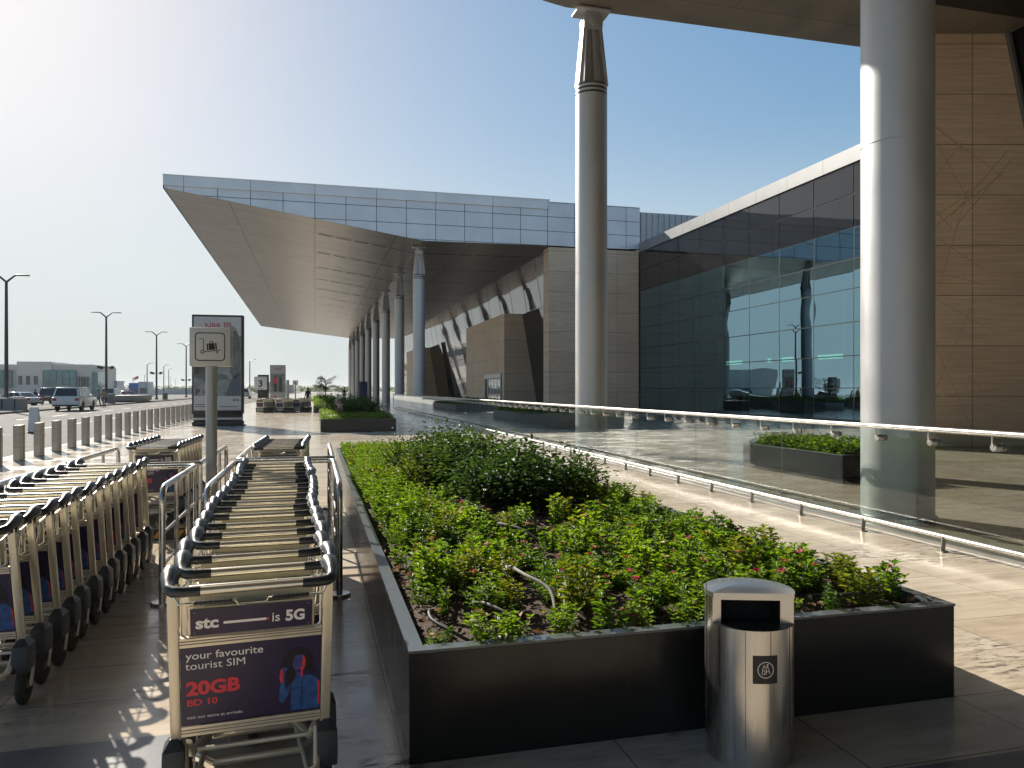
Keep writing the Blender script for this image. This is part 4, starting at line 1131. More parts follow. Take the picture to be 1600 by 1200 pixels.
# ------------------------------------------------------------------ vehicles
m_tint = M('car_tinted_glass', (.012,.014,.016), .06, var=.1, spec=.7)
m_rub = M('car_tyre', (.02,.02,.02), .7); m_rimc = M('car_alloy_rim', (.42,.42,.43), .3, metal=.8)
m_tail = M('tail_light_red', (.42,.015,.02), .2, var=.2); m_plate = M('number_plate', (.6,.6,.58), .5)
m_trim = M('car_black_trim', (.02,.02,.021), .5); m_lampw = M('headlight_lens', (.7,.72,.74), .1)
def car(label, kind, col, loc, rz=0.0, cat='car', group=None):
    """Local frame: +Y is forward, origin on the ground under the middle."""
    paint = M('paint_' + kind, col, .25, var=.04, scale=2, coat=.6)
    t = thing('parked_car', label, cat, loc, rz, group)
    if kind.startswith('suv'):
        L, Wd, Hh, belt, sill = 4.9, 1.95, 1.88, 1.10, .38
        prof = [(-2.42,.46),(-2.45,.62),(-2.40,1.08),(-2.36,belt),(1.05,belt),(1.25,1.08),(2.25,.98),(2.42,.85),(2.45,.55),(2.38,.40)]
        g0, g1, r0, r1 = -2.36, 1.10, -2.12, .32
        wy = (-1.45, 1.45); wr = .39
    else:
        L, Wd, Hh, belt, sill = 4.7, 1.82, 1.45, .92, .28
        prof = [(-2.30,.36),(-2.34,.58),(-2.30,.90),(-1.75,.95),(.95,belt),(1.15,.88),(2.12,.72),(2.30,.60),(2.33,.42),(2.26,.28)]
        g0, g1, r0, r1 = -1.85, 1.05, -1.05, .25
        wy = (-1.38, 1.38); wr = .32
    hw = Wd/2
    bot = [(prof[-1][0], sill), (wy[1]+wr+.06, sill)] + [(wy[1]+(wr+.06)*math.cos(R(a)), wr+(wr+.06)*math.sin(R(a))) for a in (20,60,90,120,160)] + [(wy[1]-wr-.06, sill), (wy[0]+wr+.06, sill)] + [(wy[0]+(wr+.06)*math.cos(R(a)), wr+(wr+.06)*math.sin(R(a))) for a in (20,60,90,120,160)] + [(wy[0]-wr-.06, sill), (prof[0][0], sill)]
    pl = prof + bot
    b = MB(); b.prism([(-hw, y, z) for y, z in pl], (Wd,0,0)); b.build('body', paint, t, bevel=.05, segs=3)
    # cabin
    tin = .20
    b = MB(); b.add([(-hw+.03,g0,belt-.02),(hw-.03,g0,belt-.02),(hw-.03,g1,belt-.02),(-hw+.03,g1,belt-.02),(-hw+tin,r0,Hh),(hw-tin,r0,Hh),(hw-tin,r1,Hh),(-hw+tin,r1,Hh)],
        [(0,3,2,1),(4,5,6,7),(0,1,5,4),(1,2,6,5),(2,3,7,6),(3,0,4,7)])
    b.build('cabin', paint, t, bevel=.06, segs=3)
    def face(c0, c1, c2, c3, u0, u1, v0, v1, off):
        c0, c1, c2, c3 = map(Vector, (c0,c1,c2,c3)); nrm = (c1-c0).cross(c3-c0).normalized()*off
        f = lambda u, v: (c0*(1-u)+c1*u)*(1-v) + (c3*(1-u)+c2*u)*v + nrm
        return [f(u0,v0), f(u1,v0), f(u1,v1), f(u0,v1)]
    A0,A1,A2,A3 = (-hw+.03,g0,belt-.02),(hw-.03,g0,belt-.02),(hw-.03,g1,belt-.02),(-hw+.03,g1,belt-.02)
    B0,B1,B2,B3 = (-hw+tin,r0,Hh),(hw-tin,r0,Hh),(hw-tin,r1,Hh),(-hw+tin,r1,Hh)
    b = MB(); b.quad(*face(A0,A1,B1,B0,.07,.93,.12,.88,.008)); b.build('rear_window', m_tint, t, smooth=0)
    b = MB(); b.quad(*face(A2,A3,B3,B2,.06,.94,.08,.92,.008)); b.build('windscreen', m_tint, t, smooth=0)
    for c in ((A1,A2,B2,B1), (A3,A0,B0,B3)):
        for u0, u1 in ((.06,.30),(.33,.62),(.65,.94)):
            b = MB(); b.quad(*face(*c, u0, u1, .14, .86, .008)); b.build('side_window', m_tint, t, smooth=0)
    for y in wy:
        for s in (-1, 1):
            b = MB(); b.lathe([(wr*.62,-.10),(wr*.95,-.10),(wr,-.07),(wr,.07),(wr*.95,.10),(wr*.62,.10)], (s*(hw-.12),y,wr), 28, 0, 'x'); wh = b.build('wheel', m_rub, t)
            b = MB(); b.lathe([(0,-.07),(wr*.2,-.085),(wr*.55,-.06),(wr*.63,-.095),(wr*.63,.095),(wr*.55,.06),(wr*.2,.085),(0,.07)], (s*(hw-.12),y,wr), 20, 0, 'x'); b.build('rim', m_rimc, wh)
    yr = prof[1][0]-.012; zb = belt-.28
    for s in (-1, 1):
        b = MB(); b.box(min(s*(hw-.34),s*(hw-.05)), max(s*(hw-.34),s*(hw-.05)), yr+.0, yr+.10, zb, zb+.2); b.build('tail_light', m_tail, t, bevel=.02)
        b = MB(); b.box(min(s*(hw-.36),s*(hw-.06)), max(s*(hw-.36),s*(hw-.06)), prof[-3][0]-.10, prof[-3][0]+.012, zb-.03, zb+.1); b.build('headlight', m_lampw, t, bevel=.02)
        b = MB(); b.box(min(s*(hw-.02),s*(hw+.18)), max(s*(hw-.02),s*(hw+.18)), g1-.42, g1-.30, belt+.02, belt+.16); b.build('mirror', paint, t, bevel=.03)
    b = MB(); b.box(-hw+.12, hw-.12, yr-.02, yr+.06, sill+.02, sill+.14); b.build('bumper', m_trim, t, bevel=.02)
    b = MB(); b.box(-.26, .26, yr-.016, yr, zb+.0, zb+.12); b.build('number_plate', m_plate, t, smooth=0)
    if kind.startswith('suv'):
        b = MB()
        for s in (-1, 1): b.tube([(s*(hw-.3),r0+.1,Hh+.04),(s*(hw-.3),r1-.1,Hh+.04)], .02, 6)
        b.build('roof_rail', m_trim, t)
    return t
car('white off-road car with tinted rear window, driving beside the kerb', 'suv_white', (.62,.62,.60), (-18.75, 68.0, -.13))
car('dark maroon off-road car left of the white one, beyond the median', 'suv_dark', (.035,.018,.018), (-29.3, 98.5, -.13))
car('white saloon car behind the stone barrier at the left edge', 'sedan_white', (.64,.64,.62), (-28.6, 84.5, -.13), R(62))
car('pale silver car just right of the second lamp post, beyond the median', 'suv_silver', (.5,.52,.54), (-28.6, 121, -.13))
car('small red car behind the low stone block beside the pale silver car', 'sedan_red', (.25,.02,.03), (-29.6, 133, -.13), R(50))
car('far white car between the advert totem and the number 3 sign', 'suv_far', (.60,.60,.58), (-12.4, 146, -.13))

# ------------------------------------------------------------------ people
m_skin = M('skin', (.26,.15,.10), .55); m_hair = M('hair_dark', (.012,.010,.009), .6); m_shoe = M('shoe_dark', (.02,.018,.017), .5)
def person(label, loc, rz, top, legs, stride=.0, group=None):
    t = thing('person', label, 'person', loc, rz, group)
    J = {'pel':(0,0,.93),'spi':(0,.0,1.14),'che':(0,-.01,1.34),'nec':(0,.01,1.49),'hea':(0,.03,1.60),'top':(0,.03,1.72)}
    for s, k in ((-1,'l'),(1,'r')):
        st = stride*s
        J['sh'+k] = (s*.17,0,1.40); J['el'+k] = (s*.23,-.05-st*.35,1.13); J['wr'+k] = (s*.22,.06-st*.55,.92); J['ha'+k] = (s*.21,.09-st*.6,.83)
        J['hi'+k] = (s*.09,0,.90); J['kn'+k] = (s*.10,.03+st*.55,.49); J['an'+k] = (s*.10,-.02+st*.9,.09); J['to'+k] = (s*.11,.14+st*.9,.035)
    names = list(J); idx = {n_: i for i, n_ in enumerate(names)}
    E = [('pel','spi'),('spi','che'),('che','nec'),('nec','hea'),('hea','top')]
    for k in 'lr': E += [('che','sh'+k),('sh'+k,'el'+k),('el'+k,'wr'+k),('wr'+k,'ha'+k),('pel','hi'+k),('hi'+k,'kn'+k),('kn'+k,'an'+k),('an'+k,'to'+k)]
    rad = {'pel':(.15,.11),'spi':(.14,.10),'che':(.165,.115),'nec':(.052,.055),'hea':(.085,.10),'top':(.06,.07)}
    for k in 'lr': rad.update({'sh'+k:(.065,.065),'el'+k:(.047,.047),'wr'+k:(.034,.034),'ha'+k:(.036,.045),'hi'+k:(.10,.10),'kn'+k:(.068,.07),'an'+k:(.045,.048),'to'+k:(.04,.03)})
    me = bpy.data.meshes.new('sk'); me.from_pydata([J[n_] for n_ in names], [(idx[a], idx[c]) for a, c in E], [])
    o = bpy.data.objects.new('sk', me); C.objects.link(o)
    md = o.modifiers.new('s', 'SKIN'); ss = o.modifiers.new('d', 'SUBSURF'); ss.levels = 1; ss.render_levels = 1
    for n_ in names: me.skin_vertices[0].data[idx[n_]].radius = rad[n_]
    me.skin_vertices[0].data[idx['pel']].use_root = True
    dg = bpy.context.evaluated_depsgraph_get()
    m2 = bpy.data.meshes.new_from_object(o.evaluated_get(dg)); m2.name = 'body'
    bpy.data.objects.remove(o); bpy.data.meshes.remove(me)
    m2.materials.clear()
    for mm in (m_skin, M('shirt', top, .8), M('trousers', legs, .8), m_shoe): m2.materials.append(mm)
    for p_ in m2.polygons:
        c = p_.center
        p_.material_index = 3 if c.z < .10 else (2 if c.z < .93 and abs(c.x) < .19 else (0 if c.z > 1.50 or (c.z < .92) else 1))
        p_.use_smooth = True
    link('body', m2, t)
    b = MB(); b.ball((0,.012,1.665), .105, (.92,1.05,.85), 14, 8); b.build('hair', m_hair, t)
    b = MB(); b.ball((0,.135,1.60), .02, (.7,1,1.2), 8, 6); b.build('nose', m_skin, t)
    return t
person('person in dark clothes walking past beyond the stone barrier at the left', (-28.6, 90, -.13), R(80), (.02,.022,.03), (.03,.03,.035), .25)
person('person in a tan top walking beside the white off-road car', (-19.2, 78.5, -.13), R(200), (.30,.22,.13), (.06,.05,.045), .25)
person('person in grey clothes half hidden behind the white off-road car', (-20.2, 80.5, -.13), R(150), (.22,.22,.22), (.05,.05,.06), .2)
person('person in black standing by the far trolley rows', (-.55, 63.5, 0), R(30), (.02,.02,.024), (.025,.025,.03), .1)
person('person in dark clothes walking beside the far columns', (3.4, 92, 0), R(170), (.03,.03,.045), (.05,.05,.06), .25)

# ------------------------------------------------------------------ street lamps
m_lamp = M('lamp_post_dark_grey', (.055,.055,.057), .45, metal=.3); m_lampfar = m_lamp
def lamp(label, loc, H=10.5, arms=2, cams=0, rz=0, group=None):
    t = thing('street_lamp', label, 'street lamp', loc, rz, group)
    b = MB(); b.tube([(0,0,0),(0,0,H*.5),(0,0,H-.45)], [.15,.13,.10], 14); b.lathe([(.24,0),(.24,.25),(.16,.27)], n=14); b.build('pole', m_lamp, t)
    for s in ((-1, 1) if arms == 2 else (1,)):
        b = MB(); b.tube([(0,0,H-.55),(s*.55,0,H-.05),(s*.65,0,H)], [.085,.07,.06], 8); b.build('arm', m_lamp, t)
        b = MB(); b.obox((s*1.10,0,H+.02), (1.0,.26,.09)); b.build('lamp_head', m_lamp, t, bevel=.02)
    if cams:
        b = MB(); b.tube([(-.5,0,cams),(.5,0,cams)], .04, 6)
        for s in (-1, 1): b.obox((s*.62,-.1,cams), (.34,.6,.26), (R(-12),0,R(s*30)))
        b.build('security_camera', m_lamp, t)
    return t
lamp('nearest double-armed street lamp, at the left edge of the photo', (-23.3, 67, 0))
lamp('double-armed street lamp with two cameras, right of the white off-road car', (-23.5, 97, 0), cams=4.1)
lamp('third double-armed street lamp on the median, right of the blue hut', (-23.9, 128, 0), cams=4.1)
lamp('fourth double-armed street lamp on the median, just left of the bank advert totem', (-24.5, 160, 0), cams=3.4)
for x, y, h, lb in ((-43, 218, 8.6, 'left of the third double-armed lamp'), (-45, 252, 9.2, 'right of the third double-armed lamp'), (-54, 312, 9.6, 'left of the fourth double-armed lamp'), (-16.2, 205, 9.4, 'right of the bank advert totem')):
    lamp('single-armed street lamp far off, ' + lb, (x, y, -.13), h, 1)
for k, (px, y) in enumerate(((-112, 470), (-100, 500), (-96, 560), (-106, 640))):
    lamp('tiny double-armed lamp on the horizon at the left', (px, y, -.3), 10.5, 2, group='tiny lamps on the horizon')

# ------------------------------------------------------------------ far buildings
m_beige = M('beige_render', (.68,.60,.52), .8, var=.06, scale=.4); m_teal = M('teal_window_glass', (.04,.19,.18), .08, var=.3, scale=.4, spec=.8); m_dkwin = M('dark_window', (.03,.04,.045), .1, var=.2, spec=.7)
t = thing('office_building', 'low beige building with teal glass bays at the left edge beyond the road', 'building', (-69, 208, -.3))
b = MB(); b.box(-25, 15.3, 0, 24, 0, 7.9); b.box(-0.9, 6.6, -.6, 18, 0, 8.6); b.box(6.7,15.5,-.25,20,7.3,8.0); b.build('wall', m_beige, t, smooth=0)
for x0, x1, z0, z1, mt in ((4.8,12.0,2.0,6.5,m_teal),(-4.7,-1.95,2.3,6.5,m_teal)):
    b = MB(); b.box(x0, x1, -.75, -.3, z0, z1, 0)
    n_ = 5
    for q in range(n_+1): b.box(x0+(x1-x0)*q/n_-.05, x0+(x1-x0)*q/n_+.05, -.79, -.752, z0, z1, 1)
    for zz in (z0, (z0+z1)/2, z1): b.box(x0, x1, -.78, -.751, zz-.05, zz+.05, 1)
    b.build('glazed_bay', [mt, m_mull], t, smooth=0)
for x0, x1, z0, z1 in [(-.55,.3,3.0,5.1),(1.1,1.95,3.0,5.1),(2.75,3.6,3.0,5.1)] + [(12.5+q*.65,12.85+q*.65,2.6,5.0) for q in range(4)]:
    b = MB(); b.box(x0, x1, -.68, -.3, z0, z1); b.build('window', m_dkwin, t, smooth=0)
b = MB(); b.box(15.35, 16.6, .5, 8, 0, 6.2); b.build('glass_stair', m_teal, t, smooth=0)
t = thing('gatehouse', 'small grey flat-roofed gatehouse right of the beige building', 'building', (-55.4, 230, -.3))
b = MB(); b.box(-2.6, 2.4, 0, 8, 0, 3.9); b.box(-2.8,2.6,-.3,8.2,3.9,4.2); b.build('wall', m_rib, t, smooth=0)
b = MB(); b.box(-2.0, 1.8, -.06, -.004, .9, 2.9); b.build('window', m_dkwin, t, smooth=0)
t = thing('site_hut', 'bright blue hut with a grey end beyond the median', 'hut', (-41.3, 200, -.3))
b = MB(); b.box(-2.2, -.1, 0, 6, 0, 3.4); b.build('wall', M('hut_blue', (.05,.15,.42), .5), t, smooth=0)
b = MB(); b.box(-.09, 2.1, -.1, 6, 0, 3.7); b.build('annex', m_rib, t, smooth=0)
b = MB(); b.box(-1.7, -.4, -.05, -.004, .9, 2.0); b.box(.3,1.7,-.15,-.104,.9,2.2); b.build('window', m_dkwin, t, smooth=0)
t = thing('flag_pole', 'flag pole with a red and white flag left of the blue hut', 'flag', (-66, 310, -.3))
b = MB(); b.tube([(0,0,0),(0,0,6.4)], .07, 8); b.build('pole', m_lamp, t)
b = MB()
for i in range(8):
    f = lambda q: (.1+q*.22, .25*math.sin(q*.9), 6.2+.09*q)
    a, c = f(i), f(i+1)
    b.quad(a, c, (c[0],c[1],c[2]-1.1), (a[0],a[1],a[2]-1.1), 0 if i > 2 else 1)
b.build('cloth', [M('flag_red', (.45,.03,.04), .7), m_white], t, recalc=False)
t = thing('stone_barrier', 'low grey stone barrier with dark slots around the nearest lamp', 'barrier', (-24.6, 65.2, 0))
b = MB(); b.box(-4.5, 3.2, -.5, .5, 0, .92); 
for q in range(9): b.box(-4.2+q*.85, -4.1+q*.85, -.52, -.503, .1, .82, 1)
b.build('block', [M('barrier_stone', (.24,.225,.20), .7), m_dark], t, smooth=0)
t = thing('stone_barrier', 'long low stone block on the median between two lamps', 'barrier', (-22.9, 106, 0))
b = MB(); b.box(-1.6, 1.6, -5, 5, 0.15, .82); b.box(-1.4,1.4,-4.8,4.8,0,.15,1); b.build('block', [M('median_stone', (.27,.25,.22), .6), m_dark], t, bevel=.03)
for k, (x, y, lb) in enumerate(((-22.2, 66.3, 'small square stone bin beside the nearest lamp'), (-21.9, 92.5, 'small square stone bin beside the lamp with cameras'), (-22.3, 126, 'small square stone bin beside the third lamp'))):
    b = MB(); b.box(-.33,.33,-.33,.33,0,.95); b.box(-.36,.36,-.36,.36,.952,1.02)
    tag(b.build('stone_bin', m_conc, None, (x,y,0), bevel=.02), lb, 'litter bin')
b = MB(); b.box(-120, -27, 262, 262.4, -.3, 1.7)
for k in range(60): b.box(-120+k*1.55, -119.85+k*1.55, 261.9, 261.998, -.3, 1.9)
tag(b.build('boundary_wall', m_rib, smooth=0), 'long low grey boundary wall across the far side of the road', 'wall')
m_far = M('distant_pale_building', (.36,.35,.33), .8, var=.1, scale=.1)
for k, (x0, x1, y, h) in enumerate(((-24, -9, 330, 3.4), (-62, -40, 420, 3.2))):
    b = MB(); b.box(x0, x1, y, y+20, -.3, h); b.box(x0+3, x0+7, y+2, y+10, h, h+1.2)
    tag(b.build('distant_building', m_far, smooth=0), ['pale distant building low on the horizon behind the far trolleys', 'pale distant building low on the horizon behind the double-armed lamps'][k], 'building')
b = MB(); vs = []; N = 60
for i in range(N+1):
    for j in range(13):
        u = i/N; v = j/12
        x = -26+60*u; hgt = 4.6*max(0, math.sin(math.pi*u))**.7*(1+.12*noise.noise(Vector((u*9,1,0)))) * math.sin(math.pi*v)**.5
        vs.append((x, 560+60*v, -.35+hgt))
b.add(vs, [(i*13+j, (i+1)*13+j, (i+1)*13+j+1, i*13+j+1) for i in range(N) for j in range(12)])
struct(b.build('hills', m_ground))

# ------------------------------------------------------------------ plants
m_vinca = M_leaf('vinca_leaf', (.034,.085,.011), (.155,.245,.028), .44, .5, .22)
m_vinca_y = M_leaf('vinca_leaf_yellowing', (.05,.085,.012), (.17,.20,.022), .36)
m_vinca_d = M_leaf('vinca_leaf_dark', (.026,.066,.011), (.10,.175,.026), .36, .45, .25)
m_bushleaf = M_leaf('bush_leaf', (.016,.042,.010), (.065,.115,.022), .30, .5, .16)
m_stem = M('plant_stem', (.10,.075,.04), .7, var=.3, scale=40)
m_twig = M('bush_twig', (.085,.06,.04), .8, var=.3, scale=40)
m_pink = M_leaf('pink_petal', (.42,.020,.075), (.62,.07,.16), .25, .5)
m_pale = M_leaf('pale_petal', (.60,.38,.36), (.70,.60,.55), .3, .5)
def vinca_into(b, rnd, c, H, nst, spread, L0=.047, leafm=0, flowers=None):
    tops = []
    for s in range(nst):
        a = rnd.uniform(0, 2*math.pi); ln = H*rnd.uniform(.65, 1.1); rad = spread*rnd.uniform(.25, 1)
        p0 = Vector(c) + Vector((math.cos(a), math.sin(a), 0))*rad*.25
        p1 = Vector(c) + Vector((math.cos(a)*rad, math.sin(a)*rad, ln))
        ctl = (p0+p1)/2 + Vector((math.cos(a), math.sin(a), 0))*rad*.15
        P = [p0*(1-q)**2 + ctl*2*q*(1-q) + p1*q*q for q in (0,.5,1)]
        b.tube(P, [.0032,.0026,.0018], 3, 1, cap=False)
        nw = max(4, int(ln/.026))
        for k in range(nw):
            q = .22 + .78*k/(nw-1)
            pp = p0*(1-q)**2 + ctl*2*q*(1-q) + p1*q*q
            m_ = 5 if k == nw-1 else rnd.choice((2,3,3))
            b0 = rnd.uniform(0, 6.28)
            for e in range(m_):
                bb = b0 + e*2*math.pi/m_ + rnd.uniform(-.3,.3)
                up = rnd.uniform(.15,.75) if k < nw-1 else rnd.uniform(.5,1.2)
                dv = Vector((math.cos(bb), math.sin(bb), up))
                L = L0*rnd.uniform(.7,1.2)*(1 if k < nw-1 else .8)
                b.leaf(pp, dv, Vector((0,0,1)), L, L*rnd.uniform(.42,.55), leafm)
        tops.append(p1)
    return tops
def flower_into(b, p, rnd, r=.016, m=0):
    tilt = Vector((rnd.uniform(-.5,.5), rnd.uniform(-.7,.2), 1)).normalized()
    u = tilt.orthogonal().normalized(); v = tilt.cross(u)
    for k in range(5):
        a = 2*math.pi*k/5
        dv = u*math.cos(a) + v*math.sin(a) + tilt*.25
        b.leaf(p, dv, tilt, r, r*1.0, m, .1)
rnd = random.Random(21)
protos = []
for k in range(12):
    b = MB(); H = [.17,.20,.15,.22,.18,.13,.19,.16,.21,.17,.21,.14][k]
    tops = vinca_into(b, rnd, (0,0,0), H, [9,10,8,10,11,7,12,9,9,8,6,8][k], [.11,.12,.10,.11,.13,.09,.13,.10,.12,.11,.06,.10][k])
    me = b.mesh('vinca_plant', [m_vinca if k not in (3,5,8,11) else (m_vinca_y if k in (8,) else m_vinca_d), m_stem], recalc=False, smooth=0)
    fm_ = []
    if k in (1, 4, 7, 9):
        for q, tp in enumerate(tops[:(2 if k != 4 else 3)]):
            fb = MB()
            for r_ in range(2 if q == 0 else 1): flower_into(fb, tp + Vector((rnd.uniform(-.015,.015), rnd.uniform(-.015,.015), .012)), rnd, .017)
            fm_.append(fb.mesh('flower', m_pink if k != 9 or q else m_pale, recalc=False, smooth=0))
    protos.append((me, fm_))
m_lab = {0: 'low leafy green plant without blooms, in the planter bed nearest the viewer', 1: 'leafy green plant with small pink blooms, in the planter bed nearest the viewer'}
def soil_z(x, y): return PH - .06
count = 0; gx = .168
yy = PY0 + .16; row = 0
spots = []
bare = [(1.1, 4.0, .13), (1.15, 3.65, .13), (.92, 3.5, .13), (2.1,4.5,.12), (1.5,4.6,.12), (2.7,4.4,.12), (1.5, 5.35, .22), (.75, 3.55, .2), (1.15, 4.35, .16), (2.0, 3.42, .12), (1.95, 5.75, .22), (2.5, 3.5, .14), (1.45, 3.6, .13)]
while yy < 6.9:
    xx = PX0 + .19 + (gx/2 if row % 2 else 0)
    while xx < PX1 - .12:
        x = xx + rnd.uniform(-.055,.055); y = yy + rnd.uniform(-.05,.05)
        if not any((x-a)**2 + (y-c)**2 < r_*r_ for a, c, r_ in bare) and not (y > 6.15 and 1.2 < x < 2.65):
            spots.append((x, y))
        xx += gx
    yy += gx*1.0; row += 1
spots = spots[:298]
for x, y in spots:
    k = rnd.randrange(12)
    if y < 4.6 and rnd.random() < .3: k = rnd.choice((1,4,7))
    if x < .9 and y > 5 and protos[k][1]: k = rnd.choice((0,2,3,6))
    me, fms = protos[k]
    o = link('vinca_plant', me, None, (x, y, soil_z(x,y))); o.rotation_euler = (rnd.uniform(-.12,.12), rnd.uniform(-.12,.12), rnd.uniform(0,6.28)); s = rnd.uniform(.62,1.22); o.scale = (s,s,s*rnd.uniform(.75,1.12))
    tag(o, m_lab[1 if fms else 0], 'bedding plant', 'flowering bedding plants in the nearest planter' if fms else 'green bedding plants in the nearest planter')
    for fm_ in fms: link('flower', fm_, o)
# the far half of the bed closes into one carpet
b = MB(); ymax = max(y for x, y in spots); yy = ymax + .12; row = 0
while yy < PY1 - .12:
    xx = PX0 + .17 + (.09 if row % 2 else 0)
    while xx < PX1 - .12:
        x = xx + rnd.uniform(-.05,.05); y = yy + rnd.uniform(-.05,.05)
        core = 1.05 < x < 2.7 and y < 11
        if not core or rnd.random() < .3:
            yel = rnd.random() < (.16 if x < 1.2 else .07)
            vinca_into(b, rnd, (x, y, soil_z(x,y)), rnd.uniform(.13,.19), 8, .12, .048, 2 if yel else 0)
            if rnd.random() < .12: flower_into(b, Vector((x,y,soil_z(x,y)+.19)), rnd, .02, 3)
        xx += .18
    yy += .19; row += 1
tag(b.build('bedding_carpet', [m_vinca, m_stem, m_vinca_y, m_pink], recalc=False, smooth=0), 'dense low green carpet of bedding plants in the far part of the nearest planter', 'bedding plants', kind='stuff')

def bush(name, label, c, rx, ry, H, n, L0, mats, seed, cat='bush', group=None, twigs=26, sprig=.25, low=.08):
    rnd = random.Random(seed)
    t = thing(name, label, cat, c, 0, group)
    tw = MB(); lf = MB()
    tips = []
    for k in range(twigs):
        a = rnd.uniform(0, 6.28); q = math.sqrt(rnd.random()); h = H*rnd.uniform(.55,1.0)*(1-.35*q*q)
        p = [Vector((math.cos(a)*.05, math.sin(a)*.05, 0))]
        e = Vector((math.cos(a)*rx*q, math.sin(a)*ry*q, h))
        mid = e*.5 + Vector((rnd.uniform(-.06,.06), rnd.uniform(-.06,.06), .06*H))
        p += [mid, e]; tw.tube(p, [.010,.007,.003], 4, cap=False); tips.append((mid, e))
    for k in range(n):
        mid, e = tips[k % twigs]
        q = rnd.random()
        base = mid*(1-q) + e*q if rnd.random() < .8 else mid*(q*.7+.15)
        off = Vector((rnd.gauss(0,1), rnd.gauss(0,1), rnd.gauss(0,.8)))*(.07+.05*rnd.random())*(rx/.6)**.5
        p = base + off
        if p.z < low: p.z = low + rnd.random()*.05
        if rnd.random() < sprig*.25: p = p + Vector((0,0,rnd.random()*.12*H))
        dv = Vector((off.x+rnd.uniform(-.05,.05), off.y+rnd.uniform(-.05,.05), rnd.uniform(-.03,.07)))
        if dv.length < .01: dv = Vector((0,0,1))
        L = L0*rnd.uniform(.6,1.25)
        nv = Vector((rnd.uniform(-.5,.5), rnd.uniform(-.5,.5), 1))
        lf.leaf(p, dv, nv, L, L*.55)
    tw.build('twigs', m_twig, t, recalc=False); lf.build('foliage', mats, t, recalc=False, smooth=0)
    return t
zs_ = PH-.07
bush('shrub', 'big dark glossy shrub in the middle of the nearest planter', (1.9, 7.2, zs_), .66, .78, .62, 7600, .066, m_bushleaf, 1, twigs=70)
bush('shrub', 'tall shrub with upright loose twigs behind the big dark shrub', (1.75, 8.55, zs_), .68, .78, .70, 6800, .066, m_bushleaf, 2, twigs=64)
bush('shrub', 'thin straggly shrub on the right of the big dark shrub, nearest the balustrade', (2.68, 7.55, zs_), .28, .36, .60, 900, .045, m_bushleaf, 3, twigs=26, sprig=1)
bush('shrub', 'yellowing loose shrub at the left end of the shrub clump', (1.22, 8.6, zs_), .40, .60, .52, 1300, .05, m_vinca_y, 4, twigs=34, sprig=.8)
bush('shrub', 'bushy shrub at the back of the shrub clump in the nearest planter', (1.75, 10.0, zs_), .70, .8, .68, 5200, .066, m_bushleaf, 5, twigs=50)
bush('shrub', 'bare reddish twiggy shrub with few leaves at the left back of the clump', (1.15, 10.2, zs_), .42, .5, .62, 500, .045, m_bushleaf, 6, twigs=44, sprig=1)
# beds of the other planters
def bed(label, x0, x1, y0, y1, z, n, L0, H, mats, seed, fl=0.0):
    rnd = random.Random(seed); b = MB()
    for k in range(n):
        x = rnd.uniform(x0, x1); y = rnd.uniform(y0, y1); m_ = 0 if rnd.random() > .3 else 1
        hh = H*rnd.uniform(.3,1.0)
        for q in range(4):
            a = rnd.uniform(0,6.28)
            b.leaf((x+rnd.uniform(-.04,.04), y+rnd.uniform(-.04,.04), z+hh*rnd.uniform(.2,1)), Vector((math.cos(a),math.sin(a),rnd.uniform(.1,1.0))), Vector((0,0,1)), L0*rnd.uniform(.6,1.2), L0*.5, m_)
        if rnd.random() < fl: flower_into(b, Vector((x,y,z+hh+.02)), rnd, .035, 2)
    tag(b.build('bedding_carpet', mats, recalc=False, smooth=0), label, 'bedding plants', kind='stuff')
bed('yellow-green bedding plants in the second black planter', .28, 2.9, 28.88, 40.4, .42, 5200, .09, .24, [m_vinca, m_vinca_y, m_pink], 31, .03)
bed('green bedding plants in the farthest black planter', 0, 2.7, 52.6, 63.4, .42, 2600, .12, .26, [m_vinca, m_vinca_y, m_pink], 32, .02)
bed('dark green plants in the black planter behind the balustrade', 8.72, 9.78, 11.0, 13.8, .42, 1500, .09, .30, [m_bushleaf, m_vinca, m_pink], 33)
bed('green plants in the grey planter in front of the stone pier', 8.0, 10.4, 29.2, 33.6, .6, 1300, .11, .34, [m_bushleaf, m_vinca, m_pink], 34)
bed('green plants in the grey planter near the entrance door', 8.6, 11.4, 46.2, 57.2, .6, 1600, .14, .40, [m_bushleaf, m_vinca, m_pink], 35)
bush('shrub', 'dark rounded bush in the second planter', (1.75, 33.0, .42), 1.05, 1.6, .85, 5200, .10, m_bushleaf, 11, twigs=60)
bush('shrub', 'dark spreading bush at the far end of the second planter', (1.3, 37.6, .42), 1.2, 1.5, .95, 3800, .11, m_bushleaf, 12, twigs=44)
bush('shrub', 'bright green low bush at the near left corner of the farthest planter', (.75, 54.4, .42), .8, 1.0, .6, 1500, .12, m_vinca, 13, twigs=30)
bush('shrub', 'green bush round the foot of the small tree', (.6, 57.6, .42), 1.0, 1.4, .95, 1700, .13, m_vinca, 14, twigs=30)
bush('flowering_shrub', 'small upright pale pink flower head rising over the second planter', (.9, 31.2, .42), .12, .12, .95, 130, .07, m_pale, 15, cat='flowering plant', twigs=8)
